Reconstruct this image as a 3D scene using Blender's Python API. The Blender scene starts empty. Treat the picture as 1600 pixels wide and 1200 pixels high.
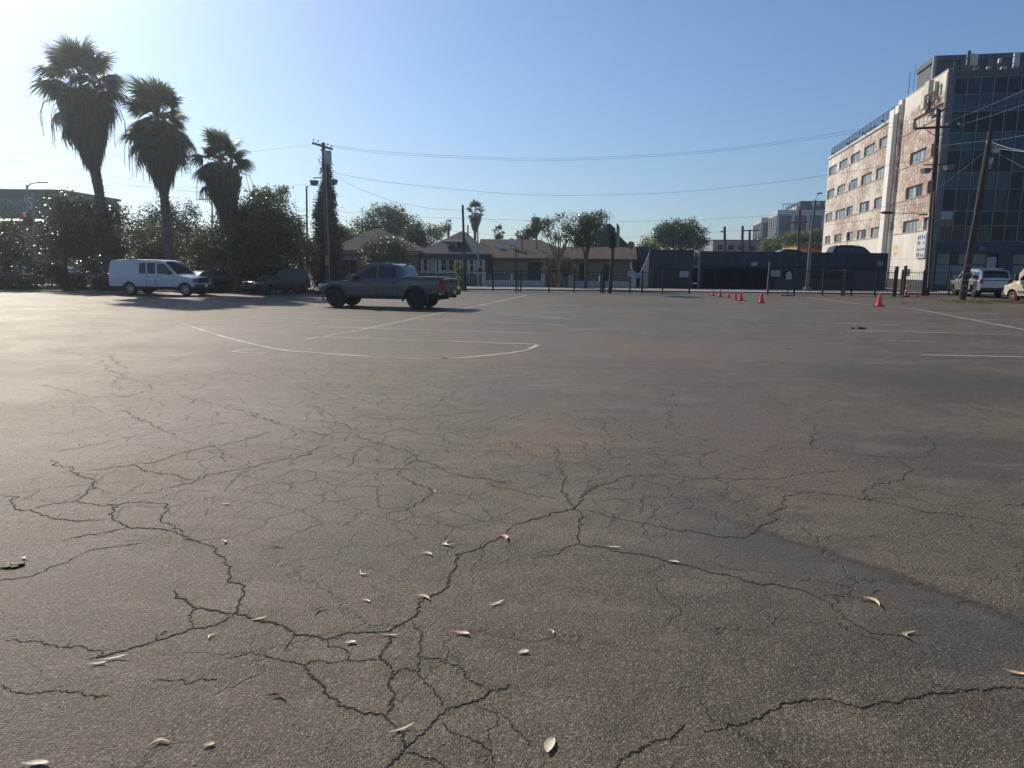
import bpy, bmesh, math, random
import numpy as np
from mathutils import Vector, Matrix, noise
random.seed(7); RNG = np.random.default_rng(11)
SC = bpy.context.scene
COL = SC.collection
# ------------------------------------------------------------------ camera
FPX, PITCH, ROLL, CAMH = 1130.0, math.radians(9.28), 0.011, 1.78
FW = Vector((0, math.cos(PITCH), -math.sin(PITCH)))
R0 = Vector((1, 0, 0)); U0 = Vector((0, math.sin(PITCH), math.cos(PITCH)))
RT = math.cos(ROLL) * R0 + math.sin(ROLL) * U0
UP = math.cos(ROLL) * U0 - math.sin(ROLL) * R0
EYE = Vector((0, 0, CAMH))
cam = bpy.data.cameras.new('camera'); cam.sensor_width = 36.0; cam.lens = 36.0 * FPX / 1600.0
cam.clip_start = 0.1; cam.clip_end = 4000
camo = bpy.data.objects.new('camera', cam); COL.objects.link(camo)
camo.matrix_world = Matrix(((RT.x, UP.x, -FW.x, EYE.x), (RT.y, UP.y, -FW.y, EYE.y), (RT.z, UP.z, -FW.z, EYE.z), (0, 0, 0, 1)))
SC.camera = camo
# ------------------------------------------------------------------ light
SUN_AZ, SUN_EL = -39.0, 33.0          # azimuth from +Y towards +X, elevation (degrees)
w = bpy.data.worlds.new('World'); SC.world = w; w.use_nodes = True
nt = w.node_tree; nt.nodes.clear()
sky = nt.nodes.new('ShaderNodeTexSky'); sky.sky_type = 'NISHITA'; sky.sun_disc = False
sky.sun_elevation = math.radians(SUN_EL); sky.sun_rotation = math.radians(SUN_AZ)
sky.air_density = 1.0; sky.dust_density = 0.5; sky.ozone_density = 6.0; sky.altitude = 60
bg = nt.nodes.new('ShaderNodeBackground'); bg.inputs['Strength'].default_value = 0.112
out = nt.nodes.new('ShaderNodeOutputWorld')
nt.links.new(sky.outputs[0], bg.inputs[0]); nt.links.new(bg.outputs[0], out.inputs[0])
sl = bpy.data.lights.new('sun', 'SUN'); sl.energy = 4.9; sl.angle = math.radians(0.55); sl.color = (1.0, 0.90, 0.75)
so = bpy.data.objects.new('sun', sl); COL.objects.link(so)
az, el = math.radians(SUN_AZ), math.radians(SUN_EL)
SUNV = Vector((math.sin(az) * math.cos(el), math.cos(az) * math.cos(el), math.sin(el)))
so.rotation_euler = SUNV.to_track_quat('Z', 'Y').to_euler(); so.location = SUNV * 300
SC.view_settings.view_transform = 'Standard'; SC.view_settings.look = 'None'
SC.view_settings.exposure = 0.0; SC.view_settings.gamma = 1.0; SC.view_settings.use_curve_mapping = False
# ------------------------------------------------------------------ helpers: pixels to points of the place
def ray(x, y): return FW * FPX + RT * (x - 800) + UP * (600 - y)
def at(x, y, Y):
    d = ray(x, y); return EYE + d * (Y / d.y)
def gnd(x, y, z=0.0):
    d = ray(x, y); return EYE + d * ((z - CAMH) / d.z)
def hit(x, y, p0, n):
    d = ray(x, y); return EYE + d * ((p0 - EYE).dot(n) / d.dot(n))
def foot(x, Y, ypx=440):
    p = at(x, ypx, Y); return Vector((p.x, Y, 0))
# ------------------------------------------------------------------ helpers: materials
MATS = {}
def M(name, col, rough=0.6, metal=0.0, var=0.15, scale=3.0, bump=0.0, bscale=None, spec=0.5, stretch=(1, 1, 1), col2=None, emit=None, trans=0.0, coat=0.0):
    if name in MATS: return MATS[name]
    m = bpy.data.materials.new(name); m.use_nodes = True; MATS[name] = m
    t = m.node_tree; b = t.nodes['Principled BSDF']
    tc = t.nodes.new('ShaderNodeTexCoord'); mp = t.nodes.new('ShaderNodeMapping'); mp.inputs['Scale'].default_value = stretch
    t.links.new(tc.outputs['Object'], mp.inputs[0])
    nz = t.nodes.new('ShaderNodeTexNoise'); nz.inputs['Scale'].default_value = scale; nz.inputs['Detail'].default_value = 6
    nz.inputs['Roughness'].default_value = 0.65
    t.links.new(mp.outputs[0], nz.inputs['Vector'])
    mx = t.nodes.new('ShaderNodeMix'); mx.data_type = 'RGBA'
    c2 = col2 if col2 else tuple(c * (1 - var) for c in col); c1 = col if col2 else tuple(min(1, c * (1 + var)) for c in col)
    mr = t.nodes.new('ShaderNodeMapRange'); mr.inputs[1].default_value = 0.35; mr.inputs[2].default_value = 0.65
    t.links.new(nz.outputs[0], mr.inputs[0]); t.links.new(mr.outputs[0], mx.inputs[0])
    mx.inputs[6].default_value = (*c1, 1); mx.inputs[7].default_value = (*c2, 1)
    t.links.new(mx.outputs[2], b.inputs['Base Color'])
    b.inputs['Roughness'].default_value = rough; b.inputs['Metallic'].default_value = metal
    b.inputs['Specular IOR Level'].default_value = spec
    if coat: b.inputs['Coat Weight'].default_value = coat; b.inputs['Coat Roughness'].default_value = 0.06
    if emit: b.inputs['Emission Color'].default_value = (*emit[0], 1); b.inputs['Emission Strength'].default_value = emit[1]
    if bump:
        n2 = t.nodes.new('ShaderNodeTexNoise'); n2.inputs['Scale'].default_value = bscale or scale * 6; n2.inputs['Detail'].default_value = 4
        t.links.new(mp.outputs[0], n2.inputs['Vector'])
        bp = t.nodes.new('ShaderNodeBump'); bp.inputs['Strength'].default_value = bump; bp.inputs['Distance'].default_value = 0.02
        t.links.new(n2.outputs[0], bp.inputs['Height']); t.links.new(bp.outputs[0], b.inputs['Normal'])
    return m
def leafmat(name, c1, c2, rough=0.42, transl=0.3, spec=0.5):
    if name in MATS: return MATS[name]
    m = bpy.data.materials.new(name); m.use_nodes = True; MATS[name] = m
    t = m.node_tree; b = t.nodes['Principled BSDF']; o = t.nodes['Material Output']
    g = t.nodes.new('ShaderNodeNewGeometry'); mx = t.nodes.new('ShaderNodeMix'); mx.data_type = 'RGBA'
    t.links.new(g.outputs['Random Per Island'], mx.inputs[0])
    mx.inputs[6].default_value = (*c1, 1); mx.inputs[7].default_value = (*c2, 1)
    t.links.new(mx.outputs[2], b.inputs['Base Color']); b.inputs['Roughness'].default_value = rough
    b.inputs['Specular IOR Level'].default_value = spec
    tr = t.nodes.new('ShaderNodeBsdfTranslucent')
    hs = t.nodes.new('ShaderNodeHueSaturation'); hs.inputs['Value'].default_value = 1.6; hs.inputs['Saturation'].default_value = 1.2; hs.inputs['Hue'].default_value = 0.48
    t.links.new(mx.outputs[2], hs.inputs['Color']); t.links.new(hs.outputs[0], tr.inputs[0])
    ms = t.nodes.new('ShaderNodeMixShader'); ms.inputs[0].default_value = transl
    t.links.new(b.outputs[0], ms.inputs[1]); t.links.new(tr.outputs[0], ms.inputs[2]); t.links.new(ms.outputs[0], o.inputs[0])
    return m
# ------------------------------------------------------------------ helpers: objects
def tag(o, label=None, cat=None, group=None, kind=None):
    if label: o['label'] = label
    if cat: o['category'] = cat
    if group: o['group'] = group
    if kind: o['kind'] = kind
    return o
def thing(name, label, cat, loc=(0, 0, 0), rz=0.0, group=None):
    o = bpy.data.objects.new(name, None); o.empty_display_size = 0.3; COL.objects.link(o)
    o.location = loc; o.rotation_euler = (0, 0, rz)
    o['_l'] = [float(c) for c in loc]; o['_r'] = float(rz)
    return tag(o, label, cat, group)
def link(name, me, parent=None):
    o = bpy.data.objects.new(name, me); COL.objects.link(o)
    if parent: o.parent = parent
    return o
def inv(parent):
    return (Matrix.Translation(Vector(parent['_l'])) @ Matrix.Rotation(parent['_r'], 4, 'Z')).inverted()
class MB:
    def __init__(s): s.v = []; s.f = []
    def add(s, vs, fs):
        n = len(s.v); s.v += [tuple(p) for p in vs]; s.f += [tuple(i + n for i in f) for f in fs]; return s
    def quad(s, a, b, c, d): return s.add([a, b, c, d], [(0, 1, 2, 3)])
    def box(s, c, d, rz=0.0, ax=None):
        hx, hy, hz = d[0] / 2, d[1] / 2, d[2] / 2
        P = [Vector((x, y, z)) for x in (-hx, hx) for y in (-hy, hy) for z in (-hz, hz)]
        if ax is not None: P = [Matrix(ax).transposed() @ p for p in P]
        elif rz: P = [Matrix.Rotation(rz, 3, 'Z') @ p for p in P]
        c = Vector(c)
        return s.add([p + c for p in P], [(0, 1, 3, 2), (4, 6, 7, 5), (0, 4, 5, 1), (2, 3, 7, 6), (0, 2, 6, 4), (1, 5, 7, 3)])
    def span(s, a, b):
        return s.box([(a[i] + b[i]) / 2 for i in range(3)], [abs(b[i] - a[i]) for i in range(3)])
    def bar(s, p, q, w, h=None, up=(0, 0, 1)):
        p, q = Vector(p), Vector(q); d = (q - p); L = d.length
        if L < 1e-6: return s
        d.normalize(); u = Vector(up)
        if abs(d.dot(u)) > .98: u = Vector((1, 0, 0))
        r = d.cross(u).normalized(); u = r.cross(d)
        h = h or w
        return s.box((p + q) / 2, (L, w, h), ax=(d, r, u))
    def tube(s, pts, rad, n=8, cap=True):
        pts = [Vector(p) for p in pts]
        if not hasattr(rad, '__len__'): rad = [rad] * len(pts)
        rings = []; prev = None
        for i, p in enumerate(pts):
            d = (pts[min(i + 1, len(pts) - 1)] - pts[max(i - 1, 0)]).normalized()
            if prev is None:
                a = Vector((1, 0, 0)) if abs(d.z) > .7 else Vector((0, 0, 1))
            else: a = prev
            r = (a - d * a.dot(d)).normalized(); prev = r; u = d.cross(r)
            rings.append([p + (r * math.cos(2 * math.pi * k / n) + u * math.sin(2 * math.pi * k / n)) * rad[i] for k in range(n)])
        vs = [p for R in rings for p in R]; fs = []
        for i in range(len(rings) - 1):
            for k in range(n):
                a = i * n + k; b = i * n + (k + 1) % n; fs.append((a, b, b + n, a + n))
        if cap: fs.append(tuple(range(n - 1, -1, -1))); fs.append(tuple(range(len(vs) - n, len(vs))))
        return s.add(vs, fs)
    def lathe(s, c, prof, n=24, axis='z'):
        c = Vector(c); vs = []; fs = []
        for (r, h) in prof:
            for k in range(n):
                a = 2 * math.pi * k / n; x, y = r * math.cos(a), r * math.sin(a)
                vs.append(c + (Vector((x, y, h)) if axis == 'z' else Vector((x, h, y)) if axis == 'y' else Vector((h, x, y))))
        for i in range(len(prof) - 1):
            for k in range(n):
                a = i * n + k; b = i * n + (k + 1) % n; fs.append((a, b, b + n, a + n))
        return s.add(vs, fs)
    def poly(s, pts, off):
        """flat polygon with thickness along vector off"""
        n = len(pts); off = Vector(off); P = [Vector(p) for p in pts]; Q = [p + off for p in P]
        fs = [tuple(range(n)), tuple(range(2 * n - 1, n - 1, -1))]
        for i in range(n): j = (i + 1) % n; fs.append((i, i + n, j + n, j))
        return s.add(P + Q, fs)
    def build(s, name, mat, parent=None, world=False, smooth=None, bevel=0.0, loc=None):
        vs = s.v
        if world and parent is not None:
            im = inv(parent); vs = [tuple(im @ Vector(p)) for p in vs]
        me = bpy.data.meshes.new(name); me.from_pydata(vs, [], s.f); me.update()
        bm = bmesh.new(); bm.from_mesh(me)
        if bevel:
            bmesh.ops.bevel(bm, geom=bm.edges[:], offset=bevel, segments=2, affect='EDGES', profile=0.5)
        bmesh.ops.recalc_face_normals(bm, faces=bm.faces[:]); bm.to_mesh(me); bm.free()
        if smooth:
            me.polygons.foreach_set('use_smooth', [True] * len(me.polygons)); me.set_sharp_from_angle(angle=math.radians(smooth))
        me.materials.append(mat)
        o = link(name, me, parent)
        if loc is not None: o.location = loc
        return o
def solo(mb, name, mat, label, cat, group=None, base=None, **k):
    """a thing that is one mesh, its origin at its base"""
    b = Vector(base) if base is not None else Vector((sum(p[0] for p in mb.v) / len(mb.v), sum(p[1] for p in mb.v) / len(mb.v), min(p[2] for p in mb.v)))
    mb.v = [tuple(Vector(p) - b) for p in mb.v]
    o = mb.build(name, mat, **k); o.location = b
    return tag(o, label, cat, group)
def npmesh(name, V, Fq, mat, parent=None, smooth=False):
    """fast mesh from numpy quads"""
    me = bpy.data.meshes.new(name); nv, nf = len(V), len(Fq); k = Fq.shape[1]
    me.vertices.add(nv); me.vertices.foreach_set('co', V.astype(np.float32).ravel())
    me.loops.add(nf * k); me.loops.foreach_set('vertex_index', Fq.astype(np.int32).ravel())
    me.polygons.add(nf); me.polygons.foreach_set('loop_start', np.arange(0, nf * k, k, dtype=np.int32))
    me.update(calc_edges=True); me.validate()
    if smooth: me.polygons.foreach_set('use_smooth', [True] * nf)
    me.materials.append(mat)
    return link(name, me, parent)
HEAD = math.radians(10.9)                       # direction of the street grid
GA = Vector((math.sin(HEAD), math.cos(HEAD), 0)); GB = Vector((math.cos(HEAD), -math.sin(HEAD), 0))
# ------------------------------------------------------------------ materials
def asphalt():
    m = bpy.data.materials.new('asphalt'); m.use_nodes = True; t = m.node_tree; N = t.nodes; Lk = t.links
    b = N['Principled BSDF']
    tc = N.new('ShaderNodeTexCoord'); P = tc.outputs['Object']
    def mapn(scale, rot=0.0, src=P):
        q = N.new('ShaderNodeMapping'); q.inputs['Scale'].default_value = scale; q.inputs['Rotation'].default_value = (0, 0, rot); Lk.new(src, q.inputs[0]); return q.outputs[0]
    def noise_(scale, det=5, rough=.6, src=P, dist=0.0):
        q = N.new('ShaderNodeTexNoise'); q.inputs['Scale'].default_value = scale; q.inputs['Detail'].default_value = det; q.inputs['Roughness'].default_value = rough
        q.inputs['Distortion'].default_value = dist; Lk.new(src, q.inputs['Vector']); return q.outputs[0]
    def ramp(src, a, c, lo=0.0, hi=1.0):
        q = N.new('ShaderNodeMapRange'); q.inputs[1].default_value = a; q.inputs[2].default_value = c; q.inputs[3].default_value = lo; q.inputs[4].default_value = hi; q.interpolation_type = 'SMOOTHSTEP'; Lk.new(src, q.inputs[0]); return q.outputs[0]
    def mix(f, c1, c2):
        q = N.new('ShaderNodeMix'); q.data_type = 'RGBA'
        if isinstance(f, float): q.inputs[0].default_value = f
        else: Lk.new(f, q.inputs[0])
        for i, c in ((6, c1), (7, c2)):
            if isinstance(c, tuple): q.inputs[i].default_value = (*c, 1)
            else: Lk.new(c, q.inputs[i])
        return q.outputs[2]
    def mth(op, a, c):
        q = N.new('ShaderNodeMath'); q.operation = op
        for i, v in ((0, a), (1, c)):
            if isinstance(v, float): q.inputs[i].default_value = v
            else: Lk.new(v, q.inputs[i])
        return q.outputs[0]
    big = noise_(0.11, 5, .6); mid = noise_(0.55, 6, .62, dist=.6); fine = noise_(70, 4, .75)
    streak = noise_(1.0, 5, .6, mapn((0.08, 0.9, 1), math.radians(-14)))
    c = mix(ramp(mid, .36, .66), (0.078, 0.061, 0.041), (0.176, 0.140, 0.094))
    c = mix(mth('MULTIPLY', ramp(big, .46, .62), 0.6), c, (0.130, 0.092, 0.060))          # brown dusty areas
    c = mix(mth('MULTIPLY', ramp(streak, .52, .68), 0.4), c, (0.23, 0.195, 0.145))            # pale dusty wheel paths
    c = mix(mth('MULTIPLY', ramp(noise_(0.9, 5, .65, mapn((.3, 1, 1), .25)), .54, .66), .6), c, (0.046, 0.041, 0.036))   # dark stains
    c = mix(mth('MULTIPLY', ramp(noise_(5.5, 7, .7, dist=.4), .48, .60), .55), c, (0.050, 0.040, 0.029))     # hand-sized mottling
    c = mix(mth('MULTIPLY', ramp(noise_(2.1, 6, .7, mapn((.55, 1.2, 1), .3)), .52, .62), .55), c, (0.215, 0.176, 0.125))
    # rust / brown patches at fixed spots
    sep = N.new('ShaderNodeSeparateXYZ'); Lk.new(P, sep.inputs[0])
    warp = N.new('ShaderNodeTexNoise'); warp.inputs['Scale'].default_value = 1.3; warp.inputs['Detail'].default_value = 4; Lk.new(P, warp.inputs['Vector'])
    wv = N.new('ShaderNodeVectorMath'); wv.operation = 'MULTIPLY_ADD'; Lk.new(warp.outputs['Color'], wv.inputs[0]); wv.inputs[1].default_value = (1.6, 1.6, 0); Lk.new(P, wv.inputs[2])
    for (px, py, rad, colr, amt) in PATCHES:
        g = gnd(px, py)
        q = N.new('ShaderNodeVectorMath'); q.operation = 'DISTANCE'; Lk.new(wv.outputs[0], q.inputs[0]); q.inputs[1].default_value = (g.x + .8, g.y + .8, .8 * 0)
        c = mix(mth('MULTIPLY', ramp(q.outputs['Value'], rad, rad * .2), amt), c, colr)
    # smooth dark seal band running away to the right
    pa, pb = gnd(1040, 775), gnd(1600, 965)
    d = (pb - pa); d.z = 0; d.normalize(); n = Vector((-d.y, d.x, 0))
    dp = N.new('ShaderNodeVectorMath'); dp.operation = 'DOT_PRODUCT'; Lk.new(P, dp.inputs[0]); dp.inputs[1].default_value = n
    wob = mth('MULTIPLY', mth('SUBTRACT', noise_(1.6, 5, .6), 0.5), 0.35)
    dd = mth('ADD', mth('SUBTRACT', dp.outputs['Value'], float(pa.dot(n))), wob)
    al = N.new('ShaderNodeVectorMath'); al.operation = 'DOT_PRODUCT'; Lk.new(P, al.inputs[0]); al.inputs[1].default_value = d
    s0 = float(pa.dot(d))
    band = mth('MULTIPLY', ramp(dd, 0.02, -0.03), ramp(dd, -1.5, -.1))
    band = mth('MULTIPLY', band, ramp(al.outputs['Value'], s0 - .8, s0 + 1.4))
    c = mix(mth('MULTIPLY', band, .55), c, (0.078, 0.068, 0.054))
    edge = mth('MULTIPLY', mth('MULTIPLY', ramp(dd, .04, 0.0), ramp(dd, -.14, -.02)), ramp(al.outputs['Value'], s0 - .6, s0 + 1.2))
    c = mix(mth('MULTIPLY', edge, .55), c, (0.026, 0.024, 0.022))
    # aggregate
    vo = N.new('ShaderNodeTexVoronoi'); vo.inputs['Scale'].default_value = 150; Lk.new(P, vo.inputs['Vector'])
    vc = N.new('ShaderNodeSeparateColor'); Lk.new(vo.outputs['Color'], vc.inputs[0])
    stone = ramp(vc.outputs[0], .74, .95)
    c = mix(mth('MULTIPLY', mth('MULTIPLY', stone, .6), mth('SUBTRACT', 1.0, mth('MULTIPLY', band, .75))), c, (0.40, 0.35, 0.28))
    c = mix(mth('MULTIPLY', ramp(fine, .46, .55), .74), c, (0.030, 0.026, 0.022))
    # fine alligator cracks, in patches
    def cracks(scale, wid, m0, m1, ms, seed):
        wn = N.new('ShaderNodeTexNoise'); wn.inputs['Scale'].default_value = scale * 2.2; wn.inputs['Detail'].default_value = 5; wn.inputs['Roughness'].default_value = .7
        of = N.new('ShaderNodeVectorMath'); of.operation = 'ADD'; Lk.new(P, of.inputs[0]); of.inputs[1].default_value = (seed, seed * 2.3, 0); Lk.new(of.outputs[0], wn.inputs['Vector'])
        ma = N.new('ShaderNodeVectorMath'); ma.operation = 'MULTIPLY_ADD'; Lk.new(wn.outputs['Color'], ma.inputs[0]); ma.inputs[1].default_value = (.5 / scale,) * 2 + (0,); Lk.new(of.outputs[0], ma.inputs[2])
        v = N.new('ShaderNodeTexVoronoi'); v.feature = 'DISTANCE_TO_EDGE'; v.voronoi_dimensions = '2D'; v.inputs['Scale'].default_value = scale; Lk.new(ma.outputs[0], v.inputs['Vector'])
        lin = ramp(v.outputs['Distance'], wid * scale, wid * scale * .25)
        return mth('MULTIPLY', mth('MULTIPLY', lin, ramp(noise_(ms, 4, .6, of.outputs[0]), m0, m1)), ramp(noise_(scale * 1.7, 3, .6, of.outputs[0]), .38, .5))
    def near_mask(px, py, r0, r1):
        g = gnd(px, py); q = N.new('ShaderNodeVectorMath'); q.operation = 'DISTANCE'; Lk.new(wv.outputs[0], q.inputs[0]); q.inputs[1].default_value = (g.x + .8, g.y + .8, 0)
        return ramp(q.outputs['Value'], r0, r1)
    k1 = cracks(2.9, .012, .36, .46, .5, 3.0)
    k1 = mth('MULTIPLY', k1, mth('MAXIMUM', mth('MAXIMUM', near_mask(700, 700, 3.6, 1.5), near_mask(480, 610, 4.8, 2.)), mth('MAXIMUM', near_mask(930, 730, 2.2, .8), near_mask(130, 780, 1.4, .6))))
    k2 = cracks(0.9, .014, .43, .53, .21, 11.0)
    k = mth('MAXIMUM', mth('MULTIPLY', k1, 1.0), mth('MULTIPLY', k2, .6))
    c = mix(mth('MULTIPLY', k, .9), c, (0.018, 0.016, 0.015))
    Lk.new(c, b.inputs['Base Color'])
    rg = ramp(mid, .3, .7, .58, .66); 
    Lk.new(mth('SUBTRACT', rg, mth('MULTIPLY', band, .06)), b.inputs['Roughness']); b.inputs['Specular IOR Level'].default_value = 0.5; b.inputs['Specular Tint'].default_value = (1.0, .84, .66, 1)
    # relief
    h = mth('ADD', mth('MULTIPLY', noise_(120, 3, .65), .011), mth('MULTIPLY', vo.outputs['Distance'], -.0035))
    h = mth('ADD', h, mth('MULTIPLY', noise_(26, 4, .6), .014))
    h = mth('MULTIPLY', h, mth('SUBTRACT', 1.0, mth('MULTIPLY', band, .65)))
    h = mth('ADD', h, mth('MULTIPLY', noise_(2.4, 4, .55), .006))
    h = mth('SUBTRACT', h, mth('MULTIPLY', k, .012)); h = mth('ADD', h, mth('MULTIPLY', band, .010))
    bp = N.new('ShaderNodeBump'); bp.inputs['Strength'].default_value = .9; bp.inputs['Distance'].default_value = 1.0
    Lk.new(h, bp.inputs['Height']); Lk.new(bp.outputs[0], b.inputs['Normal'])
    return m
PATCHES = [(870, 690, .9, (0.20, 0.125, 0.065), .7), (690, 553, 2.3, (0.19, 0.115, 0.07), .75), (850, 530, 2.6, (0.17, 0.115, 0.08), .5), (1060, 545, 3.4, (0.17, 0.115, 0.075), .75),
           (1125, 775, .22, (0.035, 0.032, 0.03), .7), (1250, 545, 3.0, (0.16, 0.125, 0.095), .5), (1480, 600, 2.6, (0.04, 0.038, 0.036), .75), (980, 475, 5.0, (0.045, 0.043, 0.043), .6), (1350, 585, 2.2, (0.05, 0.046, 0.042), .5),
           (820, 505, 2.8, (0.05, 0.05, 0.05), .6), (400, 650, 1.6, (0.23, 0.20, 0.16), .6), (180, 690, 1.4, (0.22, 0.195, 0.155), .5), (1130, 660, 1.6, (0.13, 0.09, 0.068), .7), (1200, 720, 1.3, (0.13, 0.09, 0.07), .65), (1450, 830, .9, (0.13, 0.105, 0.07), .6), (655, 915, .20, (0.058, 0.06, 0.062), .7), (590, 865, .28, (0.07, 0.072, 0.072), .5), (700, 1050, .12, (0.04, 0.035, 0.03), .5), (1120, 980, .16, (0.045, 0.04, 0.033), .5), (330, 1110, .10, (0.035, 0.03, 0.026), .5), (480, 790, .6, (0.17, 0.15, 0.12), .5), (250, 520, 4.0, (0.20, 0.18, 0.15), .5)]
# ================================================================== THE GROUND
A_ = asphalt()
def sheet(name, pts, z, mat):
    mb = MB(); mb.add([(p[0], p[1], z) for p in pts], [tuple(range(len(pts)))])
    return tag(mb.build(name, mat), kind='structure')
dirt = M('dirt', (0.16, 0.13, 0.10), .9, var=.3, scale=.4, bump=.3)
conc = M('concrete', (0.30, 0.28, 0.25), .85, var=.12, scale=1.2, bump=.15)
sheet('ground', [(-900, -300), (900, -300), (900, 1500), (-900, 1500)], -0.03, dirt)
sheet('asphalt_lot', [(-75, -15), (75, -15), (75, 53.4), (-14, 53.4), (-14, 43.2), (-75, 43.2)], 0.0, A_)
sheet('street', [(-120, 43.2), (-14.0, 43.2), (-14.0, 58), (-24, 110), (-120, 110)], -0.012, M('street_asphalt', (0.17, 0.165, 0.155), .75, var=.15, scale=.8))
mb = MB(); mb.span((-13.9, 53.4, -.03), (36.2, 58.8, .10)); pav = tag(mb.build('pavement', conc), kind='structure')
sheet('yard', [(-40, 58.8), (16, 58.8), (16, 90), (-40, 90)], .03, M('yard_soil', (0.13, 0.11, 0.075), .95, var=.3, scale=1.5))
sheet('driveway', [(14.0, 58.8), (36.2, 58.8), (36.2, 61.5), (14.0, 61.5)], .08, conc)
lot = bpy.data.objects['asphalt_lot']
# painted markings ------------------------------------------------
def paintmat():
    m = bpy.data.materials.new('worn_paint'); m.use_nodes = True; t = m.node_tree; b = t.nodes['Principled BSDF']
    g = t.nodes.new('ShaderNodeTexCoord')
    n = t.nodes.new('ShaderNodeTexNoise'); n.inputs['Scale'].default_value = 9; n.inputs['Detail'].default_value = 8; n.inputs['Roughness'].default_value = .75
    n1 = t.nodes.new('ShaderNodeTexNoise'); n1.inputs['Scale'].default_value = .7; n1.inputs['Detail'].default_value = 3
    ad = t.nodes.new('ShaderNodeMath'); ad.operation = 'ADD'
    for q in (n, n1): t.links.new(g.outputs['Object'], q.inputs['Vector'])
    t.links.new(n.outputs[0], ad.inputs[0]); t.links.new(n1.outputs[0], ad.inputs[1])
    r = t.nodes.new('ShaderNodeMapRange'); r.inputs[1].default_value = .96; r.inputs[2].default_value = 1.24; t.links.new(ad.outputs[0], r.inputs[0])
    x = t.nodes.new('ShaderNodeMix'); x.data_type = 'RGBA'; t.links.new(r.outputs[0], x.inputs[0])
    x.inputs[6].default_value = (.52, .49, .43, 1); x.inputs[7].default_value = (.10, .095, .09, 1); t.links.new(x.outputs[2], b.inputs['Base Color']); b.inputs['Roughness'].default_value = .7
    return m
PAINT = paintmat()
def chain(pts, step=.35):
    """resample a polyline smoothly (Catmull-Rom)"""
    P = [Vector(p) for p in pts]; 
    if len(P) < 3: return P
    Q = [P[0] * 2 - P[1]] + P + [P[-1] * 2 - P[-2]]; o = []
    for i in range(1, len(Q) - 2):
        n = max(1, int((Q[i + 1] - Q[i]).length / step))
        for k in range(n):
            t = k / n; a, b, c, d = Q[i - 1], Q[i], Q[i + 1], Q[i + 2]
            o.append(.5 * ((2 * b) + (c - a) * t + (2 * a - 5 * b + 4 * c - d) * t * t + (3 * b - a - 3 * c + d) * t * t * t))
    o.append(P[-1]); return o
def ribbon(pts, wid, z):
    mb = MB(); n = len(pts); vs = []
    for i, p in enumerate(pts):
        d = (pts[min(i + 1, n - 1)] - pts[max(i - 1, 0)]); d.z = 0; d.normalize(); s = Vector((-d.y, d.x, 0))
        a = wid[i] if hasattr(wid, '__len__') else wid
        vs += [Vector((p.x, p.y, z)) + s * a / 2, Vector((p.x, p.y, z)) - s * a / 2]
    mb.add(vs, [(2 * i, 2 * i + 1, 2 * i + 3, 2 * i + 2) for i in range(n - 1)]); return mb
LINES = [([(283, 505), (345, 525), (430, 545), (490, 551), (590, 558)], .11), ([(590, 558), (620, 560), (665, 561), (700, 560)], .10), ([(690, 560.5), (735, 558), (800, 551), (825, 546), (840, 539)], .12),
         ([(280, 505), (375, 507), (860, 521)], .10), ([(378, 495), (480, 498.5), (583, 501)], .10), ([(640, 498), (778, 503.5), (880, 508.5)], .10), ([(470, 488), (560, 490), (700, 494)], .08),
         ([(478, 530), (560, 516), (690, 489), (760, 475), (824, 461)], .11), ([(492, 526), (640, 531), (838, 538)], .10), ([(780, 490), (892, 498.5)], .10), ([(839, 480), (870, 478), (912, 477)], .10),
         ([(760, 487), (900, 489)], .07), ([(362, 549), (388, 552), (416, 552)], .10), ([(366, 548), (385, 546.5), (404, 546)], .09),
         ([(1262, 465), (1345, 475), (1429, 483), (1510, 498), (1610, 517)], .12), ([(1262, 486), (1400, 487), (1560, 490)], .08), ([(1290, 505), (1345, 506), (1407, 508)], .09), ([(1322, 517), (1380, 517.5), (1420, 518.5)], .10),
         ([(1470, 508), (1530, 509.5)], .08), ([(1424, 518.7), (1510, 521), (1605, 524)], .09), ([(1370, 532), (1420, 533), (1464, 535)], .09), ([(1442, 554.5), (1520, 556), (1605, 558)], .09),
         ([(1440, 498), (1605, 500)], .08)]
for pts, wd in LINES:
    cp = chain([gnd(*p) for p in pts]); ribbon(cp, wd * .85, .004).build('painted_line', PAINT, lot)
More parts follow.
